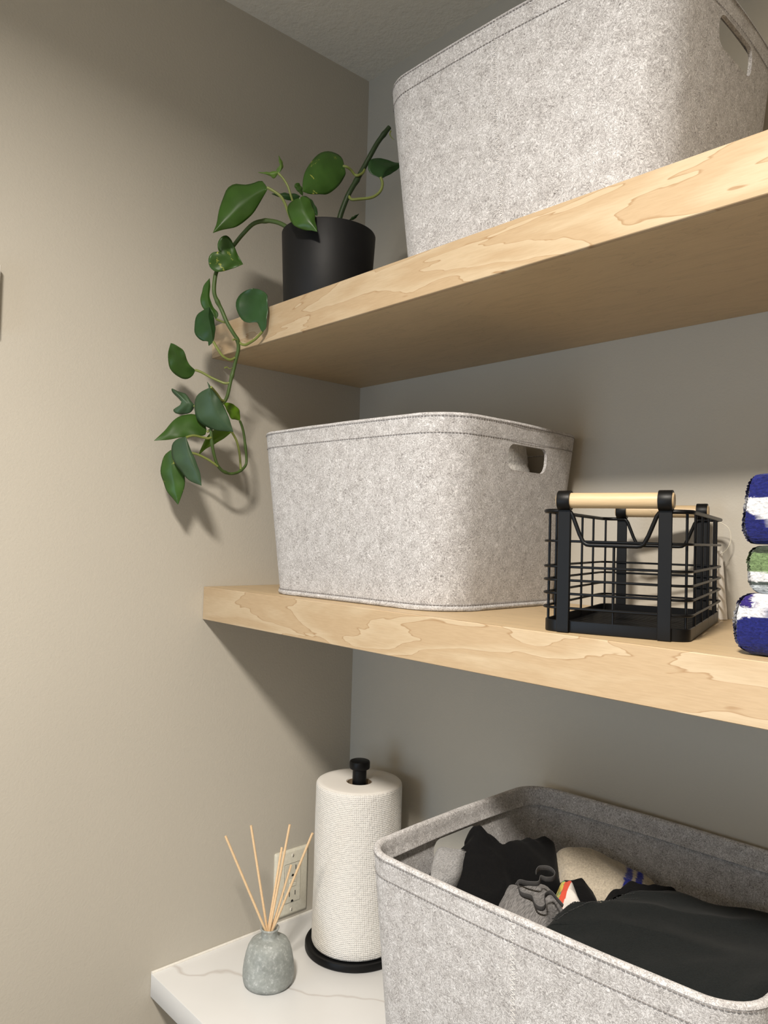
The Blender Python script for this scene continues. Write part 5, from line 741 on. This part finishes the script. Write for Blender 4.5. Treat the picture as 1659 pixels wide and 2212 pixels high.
STALKS=[["vine",0.0034,[[-0.0259,-0.0152,0.0993],[-0.0377,-0.0436,0.1178],[-0.0478,-0.0521,0.1266],[-0.0587,-0.0582,0.1321],[-0.072,-0.0669,0.1347],[-0.0874,-0.0776,0.1316],[-0.1027,-0.0862,0.1176],[-0.1158,-0.0916,0.1045],[-0.1228,-0.1052,0.0809],[-0.1208,-0.1191,0.0554],[-0.1208,-0.1223,0.0361],[-0.1208,-0.1217,0.0207],[-0.1208,-0.1157,0.0093],[-0.1188,-0.1092,-0.0024],[-0.1128,-0.1032,-0.0208],[-0.1088,-0.0946,-0.0354],[-0.1078,-0.0866,-0.0461],[-0.1108,-0.0827,-0.0584],[-0.1158,-0.0831,-0.0728],[-0.1208,-0.0829,-0.0849],[-0.1238,-0.0846,-0.0985],[-0.1258,-0.0862,-0.11],[-0.1278,-0.0885,-0.1274],[-0.1308,-0.0912,-0.1375],[-0.1328,-0.0979,-0.1439],[-0.1348,-0.1059,-0.1562],[-0.1358,-0.1103,-0.1724],[-0.1358,-0.1104,-0.1895],[-0.1378,-0.1071,-0.2046],[-0.1408,-0.1015,-0.2203],[-0.1438,-0.0935,-0.2353],[-0.1468,-0.0841,-0.243],[-0.1488,-0.0762,-0.246],[-0.1508,-0.0674,-0.2474],[-0.1508,-0.0607,-0.2469],[-0.1528,-0.0519,-0.2447],[-0.1538,-0.0446,-0.2404],[-0.1548,-0.0373,-0.2345],[-0.1558,-0.0334,-0.2274],[-0.1558,-0.0339,-0.2154],[-0.1548,-0.0368,-0.2015],[-0.1538,-0.0407,-0.1833],[-0.1528,-0.0453,-0.1704],[-0.1508,-0.0512,-0.1616]]],["stem",0.0042,[[0.0067,0.0053,0.1035],[0.0125,0.01,0.1386],[0.0168,0.0139,0.1576],[0.0221,0.0188,0.176],[0.0259,0.0294,0.1974],[0.0303,0.0404,0.2212],[0.0371,0.0469,0.2397],[0.0424,0.0548,0.2586],[0.0484,0.0621,0.2728],[0.0527,0.0692,0.2847]]],["stalk3",0.0021,[[0.0318,0.0393,0.216],[0.0322,0.0356,0.2089],[0.0312,0.0274,0.2028],[0.0279,0.0238,0.2041],[0.0279,0.0162,0.2085],[0.028,0.0089,0.2101],[0.0238,0.0042,0.2114]]],["stalk8",0.0022,[[0.0211,0.0178,0.1752],[0.0236,0.0177,0.1695],[0.0279,0.0197,0.1646],[0.035,0.0274,0.1655],[0.0458,0.0419,0.169],[0.0514,0.0506,0.1758],[0.0552,0.0544,0.1836],[0.0562,0.0551,0.1927],[0.0543,0.0527,0.201]]],["stalk0",0.0021,[[-0.0364,-0.0888,0.1674],[-0.0305,-0.0821,0.1629],[-0.0248,-0.0727,0.156],[-0.0227,-0.0655,0.1459],[-0.0227,-0.0575,0.1317],[-0.0239,-0.0431,0.112],[-0.025,-0.0288,0.0953]]],["stalk1",0.0017,[[-0.0336,-0.0721,0.1936],[-0.0285,-0.0662,0.1856],[-0.0239,-0.0607,0.1742],[-0.0223,-0.0554,0.1601],[-0.0238,-0.0443,0.1396],[-0.025,-0.0291,0.1022]]],["stalk4",0.0019,[[0.0343,-0.0768,0.1322],[0.0245,-0.0726,0.1299],[-0.0007,-0.048,0.1247],[-0.0179,-0.0214,0.1025]]],["stalk11",0.002,[[-0.1258,-0.1176,-0.0512],[-0.1208,-0.1129,-0.0624],[-0.1178,-0.1063,-0.0716],[-0.1168,-0.0987,-0.0754],[-0.1158,-0.092,-0.0758],[-0.1158,-0.0856,-0.0718]]],["stalk12",0.0021,[[-0.0558,-0.0761,-0.0397],[-0.0708,-0.0773,-0.0478],[-0.0858,-0.0781,-0.0517],[-0.0968,-0.0793,-0.0536],[-0.1048,-0.0817,-0.0514],[-0.1083,-0.0846,-0.047]]],["stalk13",0.0019,[[-0.1508,-0.1334,-0.0935],[-0.1468,-0.1245,-0.0961],[-0.1408,-0.1117,-0.1027],[-0.1338,-0.0995,-0.1082],[-0.1288,-0.0926,-0.1106],[-0.1258,-0.0871,-0.1094]]],["stalk10",0.0018,[[-0.1458,-0.1019,-0.0099],[-0.1358,-0.1003,-0.0144],[-0.1208,-0.1025,-0.0191],[-0.1138,-0.1035,-0.0185]]],["stalk14",0.0019,[[-0.1608,-0.1274,-0.1464],[-0.1558,-0.1229,-0.152],[-0.1458,-0.1146,-0.1598],[-0.1368,-0.1091,-0.1671]]],["stalk15",0.002,[[-0.1108,-0.1274,-0.1239],[-0.1208,-0.1119,-0.1302],[-0.1278,-0.0995,-0.1375],[-0.1308,-0.0912,-0.1375]]],["stalk17",0.0019,[[-0.1408,-0.1148,-0.1881],[-0.1388,-0.1121,-0.1851],[-0.1358,-0.1098,-0.1865]]],["stalk18",0.0019,[[-0.1358,-0.1521,-0.2003],[-0.1368,-0.1394,-0.1961],[-0.1368,-0.1238,-0.1972],[-0.1358,-0.1149,-0.1978],[-0.1358,-0.1094,-0.195]]],["stalk19",0.0019,[[-0.1708,-0.1574,-0.2173],[-0.1608,-0.1434,-0.2195],[-0.1538,-0.1307,-0.2208],[-0.1508,-0.1213,-0.223],[-0.1468,-0.109,-0.2285],[-0.1438,-0.0993,-0.2343],[-0.1438,-0.0926,-0.2381]]],["stalk20",0.0019,[[-0.1508,-0.0658,-0.1804],[-0.1528,-0.0593,-0.1869],[-0.1538,-0.0532,-0.1958],[-0.1548,-0.0477,-0.2115],[-0.1548,-0.0453,-0.227],[-0.1538,-0.0446,-0.2389]]],["node",0.0012,[[-0.1228,-0.0987,-0.0888],[-0.1228,-0.0939,-0.0865],[-0.1218,-0.0903,-0.0889],[-0.1208,-0.0853,-0.0861]]],["node",0.0014,[[0.0563,0.0691,0.2775],[0.0568,0.0669,0.2715],[0.0601,0.0678,0.2656],[0.0644,0.0697,0.2611]]],["node",0.0016,[[-0.1028,-0.0978,-0.0484],[-0.1048,-0.0918,-0.0462],[-0.1068,-0.0864,-0.0476]]]]
PB = Vector((0.2208, -0.2601, ZUT))
pp = thing('potted_plant', 'trailing green vine plant in a matte black pot at the left of the upper shelf', 'plant', PB)
m = MB(); h = 0.1115
m.lathe([(0.0005, 0.0012), (0.060, 0.0012), (0.0640, 0.0004), (0.0649, 0.0025), (0.0705, h-0.002), (0.0698, h-0.0004), (0.0682, h), (0.0668, h-0.0010), (0.0662, h-0.004), (0.0645, h-0.022), (0.0005, h-0.022)], 72)
m.make('pot', MAT['pot'], pp)
v, f = [(0, 0, h-0.016)], []
for j in range(1, 9):
    for i in range(40):
        r = 0.0640*j/8; a = 2*PI*i/40; v.append((r*math.cos(a), r*math.sin(a), h-0.018+0.006*noise.noise(Vector((r*math.cos(a)*60, r*math.sin(a)*60, 1)))))
for i in range(40): f.append((0, 1+i, 1+(i+1) % 40))
for j in range(7):
    for i in range(40): a, b = 1+j*40+i, 1+j*40+(i+1) % 40; f.append((a, b, b+40, a+40))
mk('soil', v, f, MAT['soil'], pp)
def leaf_mesh(mid, A, B, idx):
    NS, K = 22, 6
    mid, A, B = [smooth_poly(p, NS, False) for p in (mid, A, B)]
    v, f, rows = [], [], {}
    for side, edge in ((0, A), (1, B)):
        for i in range(NS):
            for k in range(K+1):
                if k == 0 and side == 1: rows[1, i, 0] = rows[0, i, 0]; continue
                w = k/K; p = mid[i].lerp(edge[i], w); d = (edge[i]-mid[i]).length
                n_ = (edge[i]-mid[i]).cross(mid[-1]-mid[0]); n_ = (n_ if side == 0 else -n_).normalized() if n_.length > 1e-9 else Vector((0, 0, 1))
                p = p+n_*(0.05*d*math.sin(w*PI)+0.0012*math.sin(i*0.9+idx*2+side)*w*min(1, d/0.012))
                rows[side, i, k] = len(v); v.append(p)
    for side in (0, 1):
        for i in range(NS-1):
            for k in range(K):
                a, b, c, d = rows[side, i, k], rows[side, i+1, k], rows[side, i+1, k+1], rows[side, i, k+1]
                f.append((a, b, c, d) if side == 0 else (d, c, b, a))
    return v, f
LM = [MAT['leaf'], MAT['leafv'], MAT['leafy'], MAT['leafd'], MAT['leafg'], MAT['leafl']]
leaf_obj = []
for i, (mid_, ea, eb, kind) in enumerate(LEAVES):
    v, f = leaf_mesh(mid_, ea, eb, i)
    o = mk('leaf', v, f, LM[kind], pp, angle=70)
    so = o.modifiers.new('thickness', 'SOLIDIFY'); so.thickness = 0.0007; so.offset = 0
    lab = {1: 'green leaf flecked with yellow', 2: 'small pale young leaf', 5: 'yellow-green leaf with backlighting painted into its colour'}.get(kind)
    if lab: o['label'] = lab
    leaf_obj.append(o)
for nm, rad, pts in STALKS:
    m = MB(); sp = smooth_poly(pts, max(10, len(pts)*5), False)
    if nm in ('vine', 'stem'):
        nod = [Vector(p) for p in pts[4::4]]
        def rf(t, sp=sp, rad=rad, nm=nm, nod=nod):
            p = sp[int(t*(len(sp)-1))]; b = max([0]+[1-(p-q).length/0.006 for q in nod])
            return rad*((1-0.42*t) if nm == 'vine' else (1-0.15*t))*(1+0.28*max(0, b))
        m.tube(sp, rf, 10); m.make(nm, MAT['stem'] if nm == 'stem' else MAT['vine'], pp)
    elif nm == 'node':
        m.tube(sp, lambda t, rad=rad: rad*(1-0.8*t), 6); m.make('leaf_scar', MAT['vinel'], pp)
    else:
        m.tube(sp, rad, 8); m.make('leaf_stalk', MAT['vinel'], leaf_obj[int(nm[5:])])

# ------------------------------------------------------------------ black wire basket with wooden handles
WB = thing('wire_basket', 'black wire basket with two pale wooden bar handles on the lower shelf', 'basket', (0.6906, -0.1748, ZMT), 0.3102)
L_, W_, R_ = 0.1424, 0.2545, 0.0150
m = MB(); ol = rrect(L_-0.002, W_-0.002, R_, 8)
def shrink(d): return rrect(L_-0.002-2*d, W_-0.002-2*d, R_-d, 8)
v, f = [], []
secs = [(0.0012, 0.0), (0.0, 0.001), (0.0, 0.0116), (0.0006, 0.0122), (0.0014, 0.0116), (0.0014, 0.0022)]
for d, z in secs: v += [(x, y, z) for x, y in shrink(d)]
n_ = len(ol)
for j in range(len(secs)-1):
    for i in range(n_): f.append((j*n_+i, j*n_+(i+1) % n_, (j+1)*n_+(i+1) % n_, (j+1)*n_+i))
f.append(tuple(range(n_))[::-1]); f.append(tuple((len(secs)-1)*n_+i for i in range(n_)))
mk('tray', v, f, MAT['black'], WB, angle=35)
m = MB()
for i in range(36):
    y = -W_/2+0.010+(W_-0.020)*i/35; m.box((-L_/2+0.004, y-0.0009, 0.0022), (L_/2-0.004, y+0.0009, 0.0036))
stuff(m.make('floor_ribs', MAT['black'], WB, smooth=False))
# horizontal rings
for z in (0.0245, 0.0388, 0.0522, 0.0656, 0.0912):
    m = MB(); pts = [(x, y, z) for x, y in rrect(L_, W_, R_, 8)]
    m.tube(pts, 0.00135, 8, closed=True)
    m.make('ring_wire', MAT['black'], WB)
# rim wire: dips between the two straps on both short sides
def dip_pts(sgn):
    zt, zd = 0.1215, 0.0880
    raw = [(-0.0445, zt), (-0.0425, zt-0.0012), (-0.0402, zt-0.0045), (-0.0330, 0.0985), (-0.0290, 0.0905), (-0.0258, zd+0.0004), (-0.0225, zd), (0.0225, zd), (0.0258, zd+0.0004), (0.0290, 0.0905), (0.0330, 0.0985), (0.0402, zt-0.0045), (0.0425, zt-0.0012), (0.0445, zt)]
    return [(sgn*-x, sgn*W_/2, z) for x, z in raw]
rim = []
for k, (sx, sy, a0) in enumerate(((1, 1, 0), (-1, 1, 90), (-1, -1, 180), (1, -1, 270))):
    for i in range(9):
        a = math.radians(a0+90*i/8); rim.append((sx*(L_/2-R_)+R_*math.cos(a), sy*(W_/2-R_)+R_*math.sin(a), 0.1215))
    if k == 0: rim += dip_pts(1)
    if k == 2: rim += dip_pts(-1)
m = MB(); m.tube(rim, 0.0021, 10, closed=True); m.make('rim_wire', MAT['black'], WB)
# uprights
ys = [-0.1175, -0.0830, -0.0395, 0.0040, 0.0475, 0.0890, 0.1175]
ys = [-0.1180, -0.0850, -0.0340, 0.0170, 0.0680, 0.1180]
for sx in (-1, 1):
    for y in ys:
        m = MB(); x = sx*(L_/2-0.0022 if abs(y) < 0.11 else L_/2-0.0052)
        m.tube([(x, y, 0.004), (x, y, 0.1205)], 0.00135, 8); m.make('upright_wire', MAT['black'], WB)
for sy in (-1, 1):
    m = MB(); m.tube([(0.0004, sy*(W_/2-0.0022), 0.004), (0.0004, sy*(W_/2-0.0022), 0.0880)], 0.00135, 8); m.make('upright_wire', MAT['black'], WB)
# straps, handle clips and handles
for sy in (-1, 1):
    yo = sy*(W_/2+0.0014)
    for x in (-0.0478, 0.0485):
        a, b = sorted((yo, yo+sy*0.0018))
        st_ = box('strap', (x-0.0062, a, 0.0006), (x+0.0062, b, 0.1240), MAT['blackmat'], WB, bev=0.0005, seg=1)
        m = MB(); m.lathe([(0.0079, -0.0063), (0.0098, -0.0063), (0.0100, -0.0058), (0.0100, 0.0058), (0.0098, 0.0063), (0.0079, 0.0063), (0.0079, -0.0063)], 32, (x, sy*(W_/2+0.001), 0.1318), 'x')
        m.make('handle_clip', MAT['blackmat'], WB)
    m = MB(); m.lathe([(0.0003, -0.0556), (0.0066, -0.0556), (0.0077, -0.0546), (0.0077, 0.0552), (0.0066, 0.0562), (0.0003, 0.0562)], 32, (0, sy*(W_/2+0.001), 0.1318), 'x')
    m.make('handle', MAT['dowel'], WB)
# swing tag at the far corner
tg = thing('price_tag', 'white card swing tag on a loop behind the wire basket', 'tag', (0.7150, -0.0300, ZMT))
v = [(-0.0060, 0.0010, 0.0845), (-0.0010, 0.0115, 0.0845), (0.0065, 0.0125, 0.0008), (0.0015, 0.0015, 0.0008)]
nrm = Vector((0.8, -0.45, 0)).normalized()*0.0005
vv = [Vector(p)-nrm for p in v]+[Vector(p)+nrm for p in v]
mk('card', vv, [(0, 1, 2, 3), (4, 7, 6, 5), (0, 4, 5, 1), (1, 5, 6, 2), (2, 6, 7, 3), (3, 7, 4, 0)], MAT['tag'], tg, smooth=False)
m = MB(); m.tube(smooth_poly([(0.000, 0.006, 0.0800), (0.006, 0.010, 0.0870), (0.0100, 0.011, 0.0990), (0.0085, 0.008, 0.1120), (0.000, 0.004, 0.1190), (-0.0095, 0.0, 0.1215)], 24, False), 0.00045, 6)
m.make('loop', MAT['string'], tg)

# ------------------------------------------------------------------ paper towels
TX, TY = 0.1416, -0.0985
ph_ = thing('paper_towel_holder', 'black metal paper towel holder with round base and knob on the counter', 'holder', (TX, TY, ZK))
m = MB(); m.lathe([(0.0005, 0.0006), (0.082, 0.0006), (0.0837, 0.0022), (0.0837, 0.0095), (0.0825, 0.0118), (0.0800, 0.0124), (0.0775, 0.0112), (0.0755, 0.0108), (0.0005, 0.0108)], 80); m.make('base', MAT['blackmat'], ph_)
m = MB(); m.lathe([(0.0005, 0.010), (0.0118, 0.010), (0.0118, 0.2965), (0.0005, 0.2965)], 40); m.make('pole', MAT['blackmat'], ph_)
m = MB(); m.lathe([(0.0005, 0.2950), (0.0145, 0.2950), (0.0168, 0.2965), (0.0173, 0.2985), (0.0173, 0.3065), (0.0165, 0.3085), (0.0150, 0.3092), (0.0005, 0.3095)], 48); m.make('knob', MAT['blackmat'], ph_)
rl = thing('paper_towel_roll', 'white quilted paper towel roll standing on the black holder', 'paper towels', (TX, TY, ZK+0.0115))
n_ = 160; zt_ = 0.2635; v, f, uvs = [], [], []
prof = [(0.0215, 0.0), (0.0700, 0.0), (0.0722, 0.0015)]+[(0.0727, 0.004+(zt_-0.010)*i/24) for i in range(25)]+[(0.0722, zt_-0.0022), (0.0705, zt_-0.0004), (0.062, zt_+0.0004), (0.050, zt_+0.0004), (0.034, zt_), (0.0222, zt_-0.0005), (0.0215, zt_-0.0015)]
for r, z in prof:
    for k in range(n_):
        a = 2*PI*k/n_; rr = r+(0.0007*noise.noise(Vector((math.cos(a)*3.5, math.sin(a)*3.5, z*14))) if r > 0.07 else 0); v.append((rr*math.cos(a), rr*math.sin(a), z))
for j in range(len(prof)):
    for k in range(n_):
        jj = (j+1) % len(prof); f.append((j*n_+k, j*n_+(k+1) % n_, jj*n_+(k+1) % n_, jj*n_+k))
o = mk('sheet_roll', v, f, MAT['paper'], rl, angle=50)
uvl = o.data.uv_layers.new(name='metric')
for pl in o.data.polygons:
    cs = [o.data.vertices[k].co for k in pl.vertices]; side = min(math.hypot(c.x, c.y) for c in cs) > 0.0700
    for li, c_ in zip(pl.loop_indices, cs):
        a = math.atan2(c_.y, c_.x); uvl.data[li].uv = (a*0.0727, c_.z) if side else (0.0001*c_.x, 0.0001*c_.y)
m = MB(); m.lathe([(0.0200, 0.0005), (0.0213, 0.0005), (0.0213, zt_-0.002), (0.0200, zt_-0.002), (0.0200, 0.0005)], 40); m.make('core_tube', MAT['card'], rl)

# ------------------------------------------------------------------ reed diffuser
BX, BY = 0.1365, -0.2691
df = thing('reed_diffuser_bottle', 'squat frosted grey-green glass diffuser bottle with a flared neck on the counter', 'bottle', (BX, BY, ZK))
m = MB(); m.lathe([(0.0005, 0.0012), (0.030, 0.0008), (0.0350, 0.0014), (0.0378, 0.0055), (0.0393, 0.0130), (0.0392, 0.0220), (0.0378, 0.0340), (0.0355, 0.0460), (0.0325, 0.0560), (0.0285, 0.0630), (0.0220, 0.0672), (0.0155, 0.0688), (0.0130, 0.0702), (0.0124, 0.0725), (0.0124, 0.0775), (0.0132, 0.0800), (0.0146, 0.0818), (0.0148, 0.0830), (0.0140, 0.0838), (0.0124, 0.0834), (0.0108, 0.0810), (0.0102, 0.0775), (0.0102, 0.0560), (0.0106, 0.0545), (0.0118, 0.0550), (0.0160, 0.0648), (0.0215, 0.0640), (0.0260, 0.0605), (0.0305, 0.0535), (0.0335, 0.0440), (0.0358, 0.0330), (0.0371, 0.0215), (0.0370, 0.0130), (0.0350, 0.0060), (0.0300, 0.0040), (0.0005, 0.0040)], 72)
m.make('glass_body', MAT['glass'], df, angle=70)
REEDS=[[[0.1418, -0.2642, 0.9497], [0.0904, -0.3248, 1.1216]], [[0.1378, -0.2679, 0.9496], [0.0914, -0.2796, 1.1276]], [[0.1352, -0.2746, 0.9491], [0.1412, -0.2405, 1.1345]], [[0.1299, -0.2717, 0.9499], [0.1973, -0.2388, 1.1374]], [[0.1401, -0.2769, 0.9559], [0.1178, -0.2182, 1.0585]], [[0.1374, -0.2778, 0.9505], [0.1038, -0.2273, 1.0843]]]
RL = ['reed leaning furthest left out of the glass bottle', 'reed second from the left in the glass bottle', 'tallest right-leaning reed in front of the outlet', 'reed leaning furthest right across the outlet', 'short reed with tip over the outlet sockets', 'reed hidden close behind the tallest right-leaning one']
for (a, b), lab in zip(REEDS, RL):
    m = MB(); o_ = Vector(a); m.tube([(0, 0, 0), Vector(b)-o_], 0.0019, 10); o = m.make('reed', MAT['reed'], None, loc=o_)
    tag(o, lab, 'reed', 'reeds in the diffuser bottle')

# ------------------------------------------------------------------ wall outlet
oy0, oy1, oz0 = -0.168, -0.096, 0.9106
ou = thing('wall_outlet', 'almond coloured outlet plate on the left wall just above the counter', 'outlet', (0, (oy0+oy1)/2, oz0+0.0572))
v, f = [], []
hw, hhh = 0.0360, 0.0572
secs = [(0, 0.0), (0, 0.0022), (0.0022, 0.0046), (0.0042, 0.0056)]
for ins, x in secs: v += [(x, y, z) for y, z in rrect(2*(hw-ins), 2*(hhh-ins), 0.003, 4)]
n_ = 20
for j in range(3):
    for i in range(n_): f.append((j*n_+i, j*n_+(i+1) % n_, (j+1)*n_+(i+1) % n_, (j+1)*n_+i))
f.append(tuple(3*n_+i for i in range(n_)))
mk('cover_plate', v, f, MAT['plate'], ou, angle=25)
m = MB(); v = []
pr = rrect(0.0335, 0.0670, 0.0020, 3)
m.add([(0.0050, y, z) for y, z in pr]+[(0.0072, y, z) for y, z in pr], [tuple(range(16))[::-1], tuple(range(16, 32))]+[(i, (i+1) % 16, 16+(i+1) % 16, 16+i) for i in range(16)])
rc = m.make('receptacle', MAT['plate'], ou, angle=30)
m = MB(); m.add([(0.00545, y*1.035, z*1.018) for y, z in pr]+[(0.00575, y*1.035, z*1.018) for y, z in pr], [tuple(range(16))[::-1], tuple(range(16, 32))]+[(i, (i+1) % 16, 16+(i+1) % 16, 16+i) for i in range(16)])
m.make('gap_line', MAT['slot'], ou, smooth=False)
for s in (1, -1):
    zc = 0.0225*s
    for dy, hgt in ((-0.0062, 0.0048), (0.0062, 0.0040)):
        box('slot', (0.0070, dy-0.0008, zc+0.0035-hgt), (0.00728, dy+0.0008, zc+0.0035+hgt), MAT['slot'], rc, smooth=False)
    m = MB(); q = [(2.6e-3*math.cos(a), 2.6e-3*math.sin(a)) for a in [PI*k/10 for k in range(11)]]+[(-2.6e-3, -0.0016), (2.6e-3, -0.0016)]
    nq = len(q)
    m.add([(0.0070, y, z+zc-0.0098) for y, z in q]+[(0.00728, y, z+zc-0.0098) for y, z in q], [tuple(range(nq, 2*nq))]+[(i, (i+1) % nq, nq+(i+1) % nq, nq+i) for i in range(nq)])
    m.make('ground_hole', MAT['slot'], rc, smooth=False)
for zc in (0.0036, -0.0036): box('button', (0.0068, -0.0074, zc-0.0030), (0.0081, 0.0074, zc+0.0030), MAT['plate'], rc, bev=0.0005, seg=1)
for zc in (0.0475, -0.0475):
    m = MB(); m.lathe([(0.0003, 0.0068), (0.0024, 0.0064), (0.0034, 0.0056), (0.0034, 0.0050)], 20, (0, 0, zc), 'x'); sc = m.make('screw', MAT['screw'], ou)
    box('screw_slot', (0.0066, -0.0004, zc-0.0026), (0.00690, 0.0004, zc+0.0026), MAT['slot'], sc, smooth=False)

# ------------------------------------------------------------------ little fitting at the left edge of the frame
wb = thing('wall_fitting', 'white edge of a small wall-mounted fitting at the left border of the picture', 'wall fitting', (0, -0.7165, 1.897))
box('backplate', (0.0002, -0.056, -0.044), (0.004, 0.056, 0.044), MAT['trim'], wb, bev=0.001, seg=1)
box('cover', (0.004, -0.0585, -0.0465), (0.017, 0.0585, 0.0465), MAT['trim'], wb, bev=0.003, seg=2)
